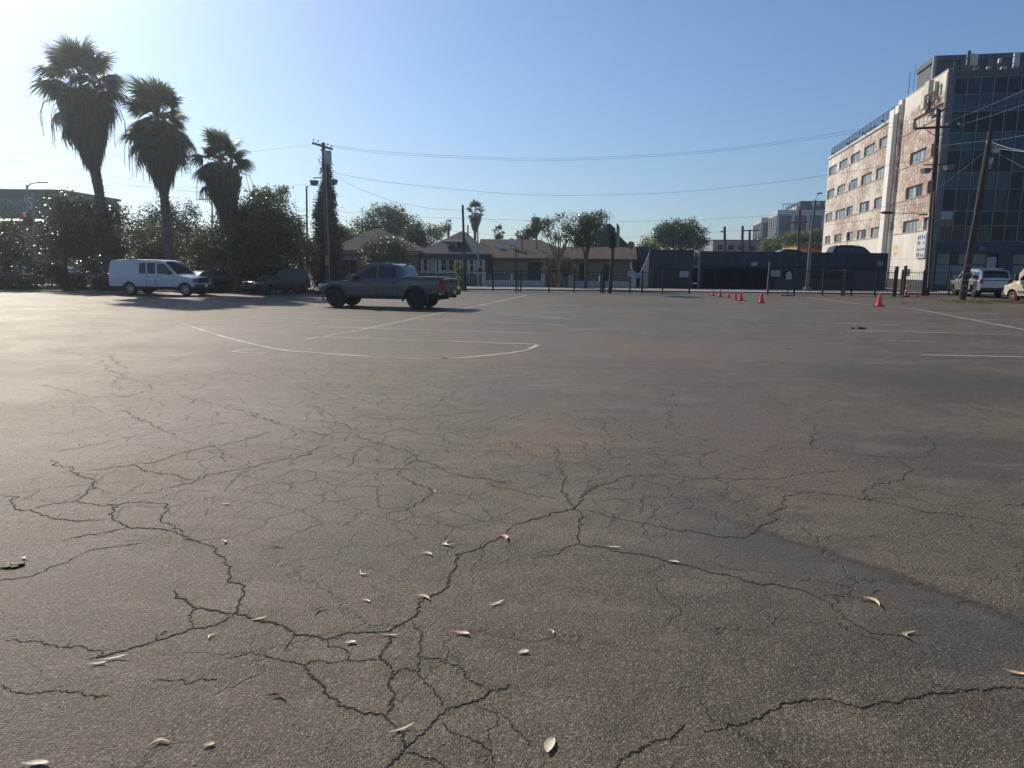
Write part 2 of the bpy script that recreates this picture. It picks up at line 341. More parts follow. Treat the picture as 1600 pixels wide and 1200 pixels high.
# cracks --------------------------------------------------------------
CR = """2.1:800,825 760,850 712,867 702,900 690,925 655,942 645,965 607,987 540,990 510,999|2:800,822 850,807 895,797 905,785 917,767 950,755 985,742|2.1:510,999 460,989 430,972 395,967 370,959 335,954 305,948 290,940 272,922
2:370,959 382,930 357,905 350,870 320,850 285,835 250,826 200,824 165,832 100,845|1.4:370,959 340,975 300,982 250,1000 200,1015 140,1030|1:305,948 302,980|1.7:607,987 610,1005 597,1030 610,1060 615,1080 605,1115
1.4:597,1030 540,1031 492,1032 475,1040 440,1032 385,1022|1.8:475,1040 495,1062 520,1092 555,1107 595,1115 620,1137 632,1170 605,1200 590,1215|1.8:632,1170 665,1140 695,1110 740,1095 765,1080 800,1070
1.2:645,972 660,995 652,1025 652,1050 625,1045 610,1058|1.3:652,1050 675,1075 692,1102|.8:655,1027 700,1035 730,1060 755,1082|1:460,990 447,1018|1:510,999 547,1022 542,1032|1:690,1130 720,1150 765,1172 775,1195
.9:740,1102 780,1115 800,1135 830,1165|1:635,1175 675,1185 700,1205|1.3:0,1072 50,1084 120,1080 175,1087|1.3:-20,910 50,900 100,880 140,860 200,852 225,848|1.2:0,775 30,777 55,800 100,812 165,812
1.3:55,793 120,782 165,790 220,785 260,787 250,815 285,833|1.5:185,790 185,815 200,824|1.4:120,780 150,750 120,742 80,718|1.4:250,765 320,745 390,730 465,715 510,695|1.1:135,735 250,720 310,702 425,675|1:90,707 165,692 250,675 360,660
1.5:285,617 350,637 415,655 475,675 520,687|1.6:495,620 502,650 550,680 600,695 645,710 650,720 620,742 670,762 675,772 635,797 595,805|1.5:195,640 215,655 245,670 270,682|1.3:230,600 200,620 140,621|1.2:650,720 695,735 800,752
1:545,728 640,732 740,735 800,730|1.7:875,732 880,755 890,780 900,797 912,820 902,840 905,850|1.7:905,850 950,856 1020,870 1070,882 1110,895 1160,906 1215,914 1265,927|1.1:1265,927 1305,955 1360,990 1420,995|1:905,850 875,862 830,872
1.2:917,797 970,812 1040,825 1110,837 1165,840|2:1165,840 1190,820 1215,812 1245,770|1.2:1245,770 1325,775 1390,787 1445,800 1510,807 1610,822|1.7:965,1190 1020,1160 1070,1132|1.4:945,1210 965,1190
2.1:1100,1144 1165,1130 1200,1112 1240,1096 1295,1092 1350,1107 1390,1097 1450,1085 1520,1077 1550,1074 1610,1075|1.2:1270,670 1267,690 1277,702 1230,700 1185,707|1.2:1277,702 1350,712 1455,715 1462,700 1440,680
1.2:1405,720 1425,735 1410,750 1365,755 1350,780|1:1045,610 1045,650 1040,672|1:1570,792 1610,780|1.1:1210,750 1240,742 1325,737|.8:1285,930 1375,922|.8:1490,950 1535,940|1.1:205,727 245,740 300,750|1:465,600 500,618 440,630|1:75,600 110,612 140,620
1:60,540 140,560 180,590 240,600|1:150,555 175,580 190,610|1:850,640 800,655 760,662|1:730,600 690,625 640,640|1:560,650 620,655 700,648 760,640|1:880,650 960,662 1040,655|.9:960,700 1040,712 1120,705|.9:985,742 1060,750 1140,748 1210,750
1:500,560 560,600 620,610|.9:330,690 350,710 355,722|1:545,728 560,700 600,695|.9:740,735 770,760 820,770 875,780|.9:820,690 870,700 878,732|.9:700,690 740,700 800,690 830,705|.9:1350,780 1400,780|.8:240,1000 260,985
.9:10,1000 90,1012 160,1025|.8:385,1022 350,1030|.8:240,1065 340,1060|.9:1190,610 1230,640 1270,670|.9:1330,600 1390,620 1470,625""".replace('\n', '|').split('|')
def jag(P, amp, dep):
    for lv in range(dep):
        Q = [P[0]]
        for a, b in zip(P, P[1:]):
            L = (b - a).length; n = Vector((-(b - a).y, (b - a).x, 0)) / max(L, 1e-6)
            Q += [(a + b) / 2 + n * random.gauss(0, 1) * L * amp * (.45 if lv < 2 else 1.0), b]
        P = Q
    return P
crm = M('crack_debris', (0.012, 0.010, 0.009), .95, var=.4, scale=20)
all_mb = MB(); edge_mb = MB(); rub_mb = MB()
for seg in CR:
    wgt, body = seg.split(':'); wgt = float(wgt) * random.uniform(.75, 1.15)
    P = [gnd(*map(float, q.split(','))) for q in body.split()]
    D = P[0].length; L = sum((b - a).length for a, b in zip(P, P[1:])) / max(1, len(P) - 1)
    dep = 5 if L > .25 else 4
    if L > 1.0: dep = 6
    P = jag(P, .17, dep)
    base = .0022 * wgt + .00028 * min(D, 14) * wgt
    n = len(P); wd = []; cur = 1.0; rub = [Vector((p.x + random.gauss(0, base * .5), p.y + random.gauss(0, base * .5), 0)) for p in P] if len(P) > 1 else P
    if D < 9: rub_mb.add(*(lambda r: (r.v, r.f))(ribbon(rub, [base * random.uniform(.2, 2.3) for _ in rub], .0018)))
    for i in range(n):
        cur += (random.gauss(1, .75) - cur) * .5; e = min(1, i / (n * .08) + .25, (n - 1 - i) / (n * .08) + .25)
        wd.append(max(.25, abs(cur)) * base * e)
    all_mb.add(*(lambda r: (r.v, r.f))(ribbon(P, wd, .003)))
    for i in range(0, n - 1):      # crumbled crack edges: small loose chips
        if random.random() < .22 and D < 6:
            c = P[i] + Vector((random.gauss(0, base), random.gauss(0, base), .003)); r = random.uniform(.002, .006)
            edge_mb.box(c, (r, r * 1.3, r * .8), rz=random.random() * 3)
tag(all_mb.build('crack', crm, lot), kind='stuff')
tag(rub_mb.build('crack_dirt', M('crack_dirt', (0.060, 0.048, 0.036), .95, var=.45, scale=30), lot), kind='stuff')
tag(edge_mb.build('loose_grit', M('grit', (0.2, 0.18, 0.15), .9, var=.4, scale=40), lot), kind='stuff')
# loose pebbles strewn over the near asphalt
n = 650; px = RNG.uniform(-40, 1640, n); py = 560 + 650 * RNG.random(n) ** .8
pm = MB()
for i in range(n):
    g = gnd(px[i], py[i]); r = random.uniform(.0015, .004) * (1 if g.y < 6 else 1.6)
    pm.box((g.x, g.y, r * .4), (r * 2, r * 1.5, r), rz=random.random() * 3)
tag(pm.build('pebbles', M('pebble', (0.24, 0.21, 0.17), .85, var=.5, scale=30)), 'tiny pale pebbles strewn over the near cracked asphalt', 'gravel', kind='stuff')
# ================================================================== BUILDINGS
def facade(mb, P, u0, u1, z0, z1, holes, depth, rv=True):
    """wall with real openings; P(u, z, d) gives the point, d = depth behind the face"""
    us = sorted({u0, u1, *[h[0] for h in holes], *[h[1] for h in holes]}); zs = sorted({z0, z1, *[h[2] for h in holes], *[h[3] for h in holes]})
    for a, b in zip(us, us[1:]):
        for c, d in zip(zs, zs[1:]):
            um, zm = (a + b) / 2, (c + d) / 2
            if any(h[0] < um < h[1] and h[2] < zm < h[3] for h in holes): continue
            mb.quad(P(a, c, 0), P(b, c, 0), P(b, d, 0), P(a, d, 0))
    for (a, b, c, d) in holes:
        mb.quad(P(a, c, 0), P(b, c, 0), P(b, c, depth), P(a, c, depth)); mb.quad(P(a, d, 0), P(b, d, 0), P(b, d, depth), P(a, d, depth))
        mb.quad(P(a, c, 0), P(a, d, 0), P(a, d, depth), P(a, c, depth)); mb.quad(P(b, c, 0), P(b, d, 0), P(b, d, depth), P(b, c, depth))
def pbox(mb, P, u0, u1, z0, z1, d0, d1):
    v = [P(u, z, d) for u in (u0, u1) for z in (z0, z1) for d in (d0, d1)]
    mb.add(v, [(0, 1, 3, 2), (4, 6, 7, 5), (0, 4, 5, 1), (2, 3, 7, 6), (0, 2, 6, 4), (1, 5, 7, 3)])
def window(P, u0, u1, z0, z1, par, fm, gms, panes=(1, 1), depth=.12, fw=.06, mw=.04, sill=None, label=None):
    """window > frame parts, panes; every pane its own mesh"""
    f = MB(); a, b, c, d = u0 + .002, u1 - .002, z0 + .002, z1 - .002
    d0, d1 = depth - .05, depth
    pbox(f, P, a, a + fw, c, d, d0, d1); pbox(f, P, b - fw, b, c, d, d0, d1); pbox(f, P, a + fw, b - fw, c, c + fw, d0, d1); pbox(f, P, a + fw, b - fw, d - fw, d, d0, d1)
    nu, nz = panes; iu0, iu1, iz0, iz1 = a + fw, b - fw, c + fw, d - fw
    for i in range(1, nu):
        u = iu0 + (iu1 - iu0) * i / nu; pbox(f, P, u - mw / 2, u + mw / 2, iz0, iz1, d0 + .005, d1)
    for j in range(1, nz):
        z = iz0 + (iz1 - iz0) * j / nz; pbox(f, P, iu0, iu1, z - mw / 2, z + mw / 2, d0 + .008, d1)
    w_ = f.build('window', fm, par)
    if label: w_['label'] = label
    for i in range(nu):
        for j in range(nz):
            g = MB(); ua, ub = iu0 + (iu1 - iu0) * i / nu, iu0 + (iu1 - iu0) * (i + 1) / nu; za, zb = iz0 + (iz1 - iz0) * j / nz, iz0 + (iz1 - iz0) * (j + 1) / nz
            t1, t2 = random.uniform(-.006, .006), random.uniform(-.006, .006)
            g.quad(P(ua, za, d1 - .02 + t1), P(ub, za, d1 - .02 + t2), P(ub, zb, d1 - .02 - t1), P(ua, zb, d1 - .02 - t2))
            g.build('pane', random.choice(gms) if isinstance(gms, list) else gms, w_)
    if sill:
        s = MB(); pbox(s, P, u0 - .06, u1 + .06, z0 - .07, z0 - .002, -.05, -.001); s.build('sill', sill, w_)
    return w_
GL_DARK = M('dark_glass', (0.003, 0.006, 0.011), .05, spec=.2, var=.1)
GL_DARK2 = M('dark_glass_reflect_blue', (0.008, 0.016, 0.030), .08, spec=.3, var=.3); GL_DARK3 = M('dark_glass_reflect_brown', (0.012, 0.011, 0.012), .05, spec=.25, var=.3)  # blue and brown tints put random reflections into the pane colour
GL_SP = M('spandrel_glass', (0.024, 0.052, 0.100), .12, spec=.25, var=.18, scale=.6)
GL_SP2 = M('spandrel_glass_teal', (0.020, 0.056, 0.068), .12, spec=.3, var=.18, scale=.6)
GL_PALE = M('pale_blind_glass', (0.34, 0.38, 0.38), .14, var=.15, scale=1.4)
GL_GREY = M('grey_blind_glass', (0.20, 0.24, 0.25), .12, var=.15, scale=1.4)
ALU = M('aluminium', (0.42, 0.44, 0.46), .45, metal=.5, var=.08)
MULL = M('mullion', (0.15, 0.18, 0.22), .5, metal=.0, var=.08)
WHITEP = M('white_paint', (0.62, 0.61, 0.58), .6, var=.07, scale=2)
BLACKM = M('black_metal', (0.012, 0.013, 0.015), .45, var=.2)
def peeling():
    m = bpy.data.materials.new('peeling_paint_wall'); m.use_nodes = True; t = m.node_tree; N = t.nodes; Lk = t.links; b = N['Principled BSDF']
    tc = N.new('ShaderNodeTexCoord'); P = tc.outputs['Object']
    def mp(s):
        q = N.new('ShaderNodeMapping'); q.inputs['Scale'].default_value = s; Lk.new(P, q.inputs[0]); return q.outputs[0]
    def nz(sc, det, src, r=.65):
        q = N.new('ShaderNodeTexNoise'); q.inputs['Scale'].default_value = sc; q.inputs['Detail'].default_value = det; q.inputs['Roughness'].default_value = r; Lk.new(src, q.inputs['Vector']); return q.outputs[0]
    def rp(s, a, c, lo=0., hi=1.):
        q = N.new('ShaderNodeMapRange'); q.inputs[1].default_value = a; q.inputs[2].default_value = c; q.inputs[3].default_value = lo; q.inputs[4].default_value = hi; Lk.new(s, q.inputs[0]); return q.outputs[0]
    def mth(op, a, c):
        q = N.new('ShaderNodeMath'); q.operation = op
        for i, v in ((0, a), (1, c)):
            if isinstance(v, (int, float)): q.inputs[i].default_value = v
            else: Lk.new(v, q.inputs[i])
        return q.outputs[0]
    def mix(f, c1, c2):
        q = N.new('ShaderNodeMix'); q.data_type = 'RGBA'; Lk.new(f, q.inputs[0])
        for i, c in ((6, c1), (7, c2)):
            if isinstance(c, tuple): q.inputs[i].default_value = (*c, 1)
            else: Lk.new(c, q.inputs[i])
        return q.outputs[2]
    sp = N.new('ShaderNodeSeparateXYZ'); Lk.new(P, sp.inputs[0]); Y, Z = sp.outputs[1], sp.outputs[2]
    spots = nz(1.05, 6, mp((1, 2.6, 1.2)), .78)                 # flakes, a little taller than wide
    flake = nz(3.6, 5, mp((1, 2.4, .9)), .8)
    area = nz(.16, 3, mp((1, 1.0, 1.0)), .5)
    # how much paint is left: nearly all at the bottom, most of it at the far end and in the top band of the tall part
    top = mth('MULTIPLY', rp(Z, 17.0, 17.9), rp(Y, 12.0, 11.5))
    far = mth('MULTIPLY', rp(Y, 26, 42), .06); low = mth('MULTIPLY', rp(Z, 5.6, 5.1), .30)
    kept = mth('ADD', mth('ADD', far, low), mth('ADD', mth('MULTIPLY', top, .14), mth('MULTIPLY', mth('SUBTRACT', area, .5), .30)))
    v = mth('ADD', mth('ADD', mth('MULTIPLY', spots, .62), mth('MULTIPLY', flake, .38)), kept)
    gone = rp(v, .525, .505)
    bare = mix(rp(nz(1.2, 4, P), .4, .6), (0.31, 0.195, 0.15), (0.43, 0.31, 0.25))
    pnt = mix(rp(nz(.8, 5, mp((1, 1, .35))), .35, .65), (0.76, 0.72, 0.64), (0.62, 0.58, 0.50))
    pnt = mix(mth('MULTIPLY', rp(nz(2.2, 5, mp((1, 1, .12))), .58, .7), .5), pnt, (0.33, 0.30, 0.26))      # run-down stains
    c = mix(gone, pnt, bare)
    # panel joints each 1.5 m, floor joints
    jf = mth('FRACT', mth('MULTIPLY', Y, 1 / .86), 0.); j = rp(mth('ABSOLUTE', mth('SUBTRACT', jf, .5), 0.), .478, .496)
    kf = mth('FRACT', mth('MULTIPLY', mth('ADD', Z, .4), 1 / 3.25), 0.); k = rp(mth('ABSOLUTE', mth('SUBTRACT', kf, .5), 0.), .491, .498)
    c = mix(mth('MULTIPLY', mth('MAXIMUM', mth('MULTIPLY', j, .9), k), .6), c, (0.20, 0.14, 0.11))
    Lk.new(c, b.inputs['Base Color']); b.inputs['Roughness'].default_value = .85
    bp = N.new('ShaderNodeBump'); bp.inputs['Strength'].default_value = .5; bp.inputs['Distance'].default_value = .02
    Lk.new(mth('SUBTRACT', mth('MULTIPLY', flake, .3), gone), bp.inputs['Height']); Lk.new(bp.outputs[0], b.inputs['Normal'])
    return m
PEEL = peeling()
# ---- the big office block on the right
CB = Vector((37.36, 66.0, 0))
ob = thing('office_building', 'tall office block with peeling pink and white side wall and dark glass front', 'building', CB, -HEAD)
LP = lambda u, z, d: Vector((d, u, z))            # left face, u = distance from the front corner
RP = lambda u, z, d: Vector((u, d, z))            # glass front
rows = [(15.15, 16.25), (11.85, 13.0), (8.6, 9.75), (5.4, 6.5)]
bays = [[(38.5, 43.1), (32.7, 37.0), (26.7, 31.0), (20.7, 25.0), (14.75, 18.85)], [(38.8, 43.0), (32.8, 37.0), (26.8, 31.0), (20.8, 25.1), (14.75, 19.2)],
        [(38.8, 42.9), (31.6, 36.9), (27.9, 31.0), (20.8, 24.9), (14.75, 18.9)], [(38.8, 42.0), (32.6, 36.5), (27.1, 29.9), (21.1, 25.0), (14.9, 19.2)]]
lowh = [(a, b, z0, z1) for (z0, z1), bb in zip(rows, bays) for a, b in bb]
up_bays = [[(.35, 8.0)], [(3.5, 7.9), (.7, 2.35)], [(3.6, 8.15), (.75, 2.3)], [(3.75, 8.15), (.7, 2.4)]]
uph = [(a, b, z0 + (.05 if i else .1), z1 + .07) for i, ((z0, z1), bb) in enumerate(zip(rows, up_bays)) for a, b in bb]
mb = MB(); facade(mb, LP, 14.0, 43.6, 0, 17.45, lowh, .22); mb.build('side_wall', PEEL, ob)
mb = MB(); facade(mb, LP, -.02, 11.2, 0, 18.9, uph, .25); mb.build('side_wall', PEEL, ob, )
FR = M('window_frame_brown', (0.20, 0.16, 0.13), .6, var=.1)
for h in lowh:
    window(LP, *h, ob, FR, [GL_PALE, GL_PALE, GL_GREY, GL_PALE, GL_DARK] if random.random() < .6 else [GL_PALE, GL_GREY], panes=(4 if h[1] - h[0] > 4 else 3, 1), depth=.2, fw=.09, mw=.10)
BOARD = M('window_board', (0.52, 0.46, 0.40), .8, var=.12, scale=2, stretch=(1, 3, .4))
for h in uph:
    gl = [GL_PALE, GL_GREY]
    if h[2] > 15: gl = [BOARD]
    if 8 < h[2] < 10: gl = [GL_DARK, GL_GREY, GL_PALE, GL_DARK]
    window(LP, *h, ob, FR, gl, panes=((7 if h[2] > 15 else 4) if h[1] - h[0] > 4 else 2, 1), depth=.24, fw=.09, mw=.07)
# ledges under the window rows, coping
mb = MB()
for z0, z1 in rows:
    mb.span((-.06, 14.0, z0 - .1), (-.002, 43.6, z0 - .02)); mb.span((-.06, .1, z0 - .03), (-.002, 11.2, z0 + .04))
mb.build('ledge', M('ledge', (0.38, 0.32, 0.27), .8), ob)
mb = MB(); mb.span((-.14, 13.9, 17.45), (.3, 43.7, 17.75)); mb.build('coping', M('coping', (0.55, 0.54, 0.52), .6), ob)
mb = MB(); mb.span((-.03, 0, 18.9), (.4, 11.2, 18.98)); mb.build('coping', M('coping'.strip() + '_upper', (0.45, 0.42, 0.38), .7), ob)
# white buttress with drain pipes
PW = M('buttress_paint', (0.76, 0.72, 0.65), .7, var=.1, scale=1.2, stretch=(1, 1, .2))
mb = MB(); mb.span((-.55, 12.5, 0), (.3, 14.0, 18.25)); mb.build('buttress', PW, ob)
mb = MB(); mb.span((-.25, 11.2, 0), (.3, 12.5, 18.9)); mb.build('buttress', PEEL, ob)
for yy in (11.5, 11.85, 12.25):
    mb = MB(); mb.tube([(-.42, yy, 0), (-.42, yy, 17.6)], .09, 8); mb.build('drain_pipe', M('pipe', (0.30, 0.30, 0.30), .6, var=.2), ob, smooth=40)
mb = MB(); mb.span((-.5, 11.3, 17.6), (-.26, 12.4, 18.4)); mb.build('pipe_hopper', PW, ob)
# solid body behind the faces
mb = MB(); mb.span((.27, 14.0, 0), (22, 43.4, 17.4)); mb.span((.27, .32, 0), (22, 14.0, 18.85)); mb.build('building_core', M('roof_grey', (0.10, 0.10, 0.10), .9), ob)
mb = MB(); mb.span((.0, -.06, 0), (.5, .3, 18.75)); mb.build('corner_pier', M('corner_pier', (0.16, 0.15, 0.15), .8, var=.3, scale=6), ob)
# glass front
zl = [4.38, 5.70, 6.98, 8.85, 10.28, 12.17, 13.63, 15.38, 16.78, 18.18]; x0, dx, nc = .55, 1.043, 14
mb = MB()
for i in range(nc + 1):
    x = x0 + dx * i; mb.span((x - .035, -.10, 4.38), (x + .035, .02, 18.25)); mb_ = mb
o = mb.build('vertical_mullions', MULL, ob); o['kind'] = 'stuff'
for z in zl:
    mb = MB(); mb.span((x0 + .03, -.065, z - .03), (x0 + dx * nc, .015, z + .03)); mb.build('transom', MULL, ob)
for i in range(nc):
    for j in range(len(zl) - 1):
        sp = j in (1, 3, 5, 7)
        g = MB(); xa, xb, za, zb = x0 + dx * i + .035, x0 + dx * (i + 1) - .035, zl[j] + .03, zl[j + 1] - .03
        ty, tz = random.gauss(0, .010), random.gauss(0, .010)
        g.quad((xa, ty, za), (xb, -ty, za), (xb, -ty + tz, zb), (xa, ty + tz, zb))
        mt = random.choice((GL_DARK, GL_DARK, GL_DARK2, GL_DARK3)) if not sp else (GL_SP2 if j in (3, 5) and i < 5 else GL_SP)
        if sp and j == 3 and i > 4: mt = GL_DARK
        if j == 1 and i > 0: mt = GL_DARK
        if j == 1 and i == 0:
            g = MB(); g.quad((xa, 0, za + .55), (xb, 0, za + .55), (xb, 0, zb), (xa, 0, zb)); g.build('pane', M('pale_panel', (.30, .33, .38), .4), ob, )
            g = MB(); g.quad((xa, 0, za), (xb, 0, za), (xb, 0, za + .55), (xa, 0, za + .55)); mt = M('olive_panel', (.10, .11, .06), .4)
        g.build('pane', mt, ob)
NAVY = M('navy_paint', (0.020, 0.036, 0.058), .55, var=.12, scale=1.5)
mb = MB(); mb.span((.5, -.12, 3.35), (16, .3, 4.33)); mb.build('fascia', NAVY, ob)
mb = MB(); mb.span((3.9, -.2, 3.55), (4.35, -.125, 3.95)); mb.build('wall_vent', M('vent', (0.10, 0.12, 0.15), .5), ob)
for (a, b) in ((.5, .62), (5.6, 6.7), (12.2, 13.2)):
    mb = MB(); mb.span((a, -.11, 0), (b, .29, 3.35)); mb.build('pillar', NAVY, ob)
shp = M('shop_panel', (0.17, 0.19, 0.22), .6, var=.1); shp2 = M('shop_panel_cream', (0.20, 0.19, 0.16), .7, var=.15)
for (a, b, c, d, mt) in ((.66, 1.7, 2.35, 3.33, shp2), (1.78, 2.35, 2.5, 3.33, M('louvre', (.04, .04, .045), .6)), (2.42, 4.6, 2.35, 3.33, shp2), (.66, 1.7, .55, 2.28, shp), (1.78, 3.05, .55, 2.28, shp), (3.1, 4.1, .55, 2.28, shp), (4.15, 4.6, .55, 2.28, shp), (4.7, 5.5, 1.4, 3.0, M('door_white', (.28, .33, .37), .5)), (6.8, 7.8, 2.4, 3.3, shp2), (7.88, 9.6, 2.4, 3.3, shp2), (6.8, 7.8, .6, 2.3, shp), (7.88, 9.6, .6, 2.3, shp), (9.7, 12.1, .6, 3.3, shp)):
    mb = MB(); mb.span((a, .05, c), (b, .12, d)); mb.build('shop_front_panel', mt, ob)
mb = MB(); mb.span((.5, .02, 0), (16, .2, .5)); mb.build('plinth', NAVY, ob)
mb = MB(); mb.span((-.08, .0, 0), (-.002, 11.2, .9)); mb.build('plinth', M('plinth_dark', (0.035, 0.036, 0.04), .7), ob)
# sign panel, yellow emblem, vent on the side wall
mb = MB(); mb.span((-.16, .9, 2.9), (-.003, 3.1, 5.2)); sg = mb.build('wall_sign', M('sign_white', (0.55, 0.57, 0.60), .5, var=.04), ob)
mb = MB()
for yy in (1.25, 1.8, 2.35, 2.8):
    for z in (3.2, 3.75, 4.3, 4.8):
        if random.random() < .8: mb.span((-.172, yy - .13, z - .18), (-.162, yy + .1, z + random.uniform(.0, .2)))
mb.build('sign_marks', M('sign_ink', (0.02, 0.03, 0.06), .6), sg)
mb = MB()
for k in range(9):
    a = k * 2 * math.pi / 9; mb.poly([(-.012, 9.6 + math.cos(a + d) * r, 3.75 + math.sin(a + d) * r) for d, r in ((-.3, .25), (-.2, .62), (.2, .7), (.3, .25))], (.01, 0, 0))
mb.build('painted_emblem', M('yellow_paint', (0.75, 0.50, 0.08), .7, var=.2, scale=4), ob)
mb = MB(); mb.span((-.05, 4.7, 1.25), (-.003, 6.1, 1.9)); mb.build('wall_vent', M('vent_navy', (0.03, 0.04, 0.06), .5), ob)
# antennas and cables on the side wall near the roof
ANT = M('antenna', (0.52, 0.50, 0.40), .6, var=.06)
for (y, z, wy, hz, t) in ((4.2, 17.35, .9, 1.75, .3), (2.9, 18.05, 1.05, 1.2, .45), (1.6, 17.9, .35, .8, .25)):
    mb = MB(); mb.span((-.25 - t, y - wy / 2, z - hz / 2), (-.25, y + wy / 2, z + hz / 2)); a = mb.build('antenna_panel', ANT, ob, bevel=.03)
    mb = MB(); mb.tube([(-.15, y, z - hz / 2 - .5), (-.15, y, z + hz / 2)], .04, 6); mb.bar((-.25, y, z), (0, y, z), .05); mb.build('bracket', BLACKM, a)
mb = MB()
for k in range(16):
    y = random.uniform(1.2, 4.8); z = 17.2 - random.random() * .6; pts = [(-.08, y + random.gauss(0, .15), z - .25 * i) for i in range(random.randint(3, 6))]; mb.tube(pts, .025, 4)
mb.build('cables', BLACKM, ob)
# penthouse and roof equipment
pl = inv(ob) @ hit(1436, 97, CB + GA * 13.8, GA); pl.z = (inv(ob) @ hit(1436, 97, CB + GA * 11, GA)).z
PH = M('penthouse_metal', (0.085, 0.088, 0.092), .6, var=.2, scale=1.5)
ztop = pl.z
mb = MB(); mb.span((pl.x, 9, 18.85), (24, 13.8, ztop - .5)); mb.span((pl.x - .15, 8.85, ztop - .48), (24, 13.9, ztop)); mb.build('penthouse', PH, ob)
mb = MB(); mb.span((pl.x - .25, 8.7, 18.9), (pl.x + .0, 8.95, ztop - .02)); mb.build('penthouse_post', M('galv', (.35, .36, .38), .5), ob)
for i in range(8):
    xx = pl.x + 2.2 + i * 2.3; mb = MB(); mb.span((xx, 8.72, 18.9), (xx + (.9 if i == 0 else .5), 8.84, ztop - .5)); mb.build('penthouse_panel', M('panel_grey%d' % (i % 3), (.09 + .03 * (i % 3), .10 + .03 * (i % 3), .115 + .03 * (i % 3)), .6), ob)
mb = MB()
for z in (19.35, 19.9): mb.tube([(.6, .6, z), (16, .6, z)], .035, 5)
for i in range(9): mb.tube([(.6 + i * 1.9, .6, 18.9), (.6 + i * 1.9, .6, 19.95)], .03, 5)
mb.build('roof_rail', PH, ob)
for px_, py_, w_, h_, m_ in ((1513, 91, .24, 1.2, PH), (1518, 93, .36, .95, ANT), (1524, 94, .3, .95, ANT), (1533, 92, .42, .42, PH), (1562, 95, .22, .35, ANT), (1588, 94, .45, 1.1, M('antenna_grey', (.42, .44, .47), .5))):
    q = inv(ob) @ hit(px_, py_, CB + GA * .7, GA)
    mb = MB(); mb.span((q.x - w_ / 2, .55, q.z - h_ / 2), (q.x + w_ / 2, .85, q.z + h_ / 2)); a = mb.build('antenna_panel', m_, ob, bevel=.02)
    mb = MB(); mb.tube([(q.x, .95, 18.9), (q.x, .95, q.z + h_ / 2)], .04, 6); mb.build('mast', BLACKM, a)
for i in range(7):
    xx = 2.4 + i * 1.1 + random.uniform(-.2, .2); mb = MB(); mb.lathe((xx, 1.3, 18.9), [(.0, .45), (.16, .42), (.2, .25), (.12, .2), (.12, 0)], 10) if i % 2 else mb.span((xx - .2, 1.1, 18.9), (xx + .25, 1.4, 19.25))
    mb.build('roof_vent', M('roof_vent', (.40, .38, .34), .6, var=.2), ob)
mb = MB(); mb.tube([(.2, 11.0, 18.9), (.2, 11.0, 21.4)], .03, 5); mb.tube([(.2, 9.6, 18.9), (.2, 9.6, 21.8)], .02, 5); mb.build('whip_antenna', BLACKM, ob)
# mesh fence along the lower roof with units behind
mb = MB()
for i in range(19): mb.tube([(.25, 14.3 + i * 1.62, 17.7), (.25, 14.3 + i * 1.62, 19.0)], .03, 5)
for z in (18.98,): mb.tube([(.25, 14.3, z), (.25, 43.4, z)], .03, 5)
for i in range(210): mb.tube([(.25, 14.3 + i * .139, 17.75), (.25, 14.3 + i * .139, 18.97)], .009, 3, cap=False)
o = mb.build('roof_fence', M('roof_fence', (.05, .06, .08), .5), ob)
for (a, b, z) in ((16, 17.5, 18.5), (24, 27.5, 18.6), (32.5, 36.5, 18.6), (39, 43, 18.5)):
    mb = MB(); mb.span((.7, a, 17.4), (2.4, b, z)); mb.build('roof_unit', M('roof_unit', (.10, .10, .11), .7), ob)
for y in (17, 24.5, 32, 40):
    mb = MB(); mb.bar((-.02, y, 17.5), (-.25, y, 17.9), .06); mb.lathe((-.4, y, 17.85), [(.0, .1), (.16, .06), (.14, -.08), (0, -.1)], 8); mb.build('flood_lamp', BLACKM, ob)
mb = MB(); mb.lathe((-.45, 29.2, 12.6), [(0, .0), (.3, .06), (.42, .15)], 12, axis='x'); mb.build('satellite_dish', M('dish', (.35, .35, .35), .5), ob)

# ---- navy parking garage
GY = 61.0; X_ = lambda px, Y=GY: at(px, 420, Y).x
gx0, gx1, gx2, gx3 = X_(1014), X_(1083), X_(1093), X_(1386)
gr = thing('parking_garage', 'low navy parking garage with open bays and rooftop parking, left of the tall office block', 'garage', (gx0, GY, 0))
GN = M('garage_navy', (0.034, 0.043, 0.054), .8, spec=.25, var=.3, scale=1.2, stretch=(1.5, 1, .25), bump=.1)
GN2 = M('garage_navy_dark', (0.018, 0.025, 0.036), .8, spec=.2, var=.12, scale=.8)
GP = lambda u, z, d: Vector((u, d, z)); gl_ = lambda x: x - gx0
ztp = 3.16
holes = [(gl_(gx2) + .25, gl_(X_(1212)), .1, 1.78), (gl_(X_(1224)), gl_(X_(1244)), .95, 1.72), (gl_(X_(1256)), gl_(X_(1292)), .95, 1.72), (gl_(X_(1297)), gl_(X_(1336)), .95, 1.72)]
mb = MB(); facade(mb, GP, gl_(gx2), gl_(gx3), .08, ztp, holes, .5); mb.build('front_wall', GN, gr)
mb = MB(); mb.span((gl_(gx2), -.10, 1.80), (gl_(gx3), -.002, 1.95)); mb.build('ledge', GN2, gr)
mb = MB(); mb.span((0, 0, .08), (gl_(gx1), .3, ztp + .05)); mb.build('front_wall', GN, gr)
mb = MB(); mb.span((.4, -.06, .08), (gl_(gx1) - .3, -.003, 1.7)); mb.build('wall_panel', GN2, gr)
mb = MB(); ge = gl_(gx3) - .05; mb.poly([(.2, .5, 2.05), (ge, .5, 2.05), (ge + 2.9, 6.5, 2.05), (ge + 4.5, 24, 2.05), (.2, 24, 2.05)], (0, 0, -.3)); mb.build('roof_deck', conc, gr)
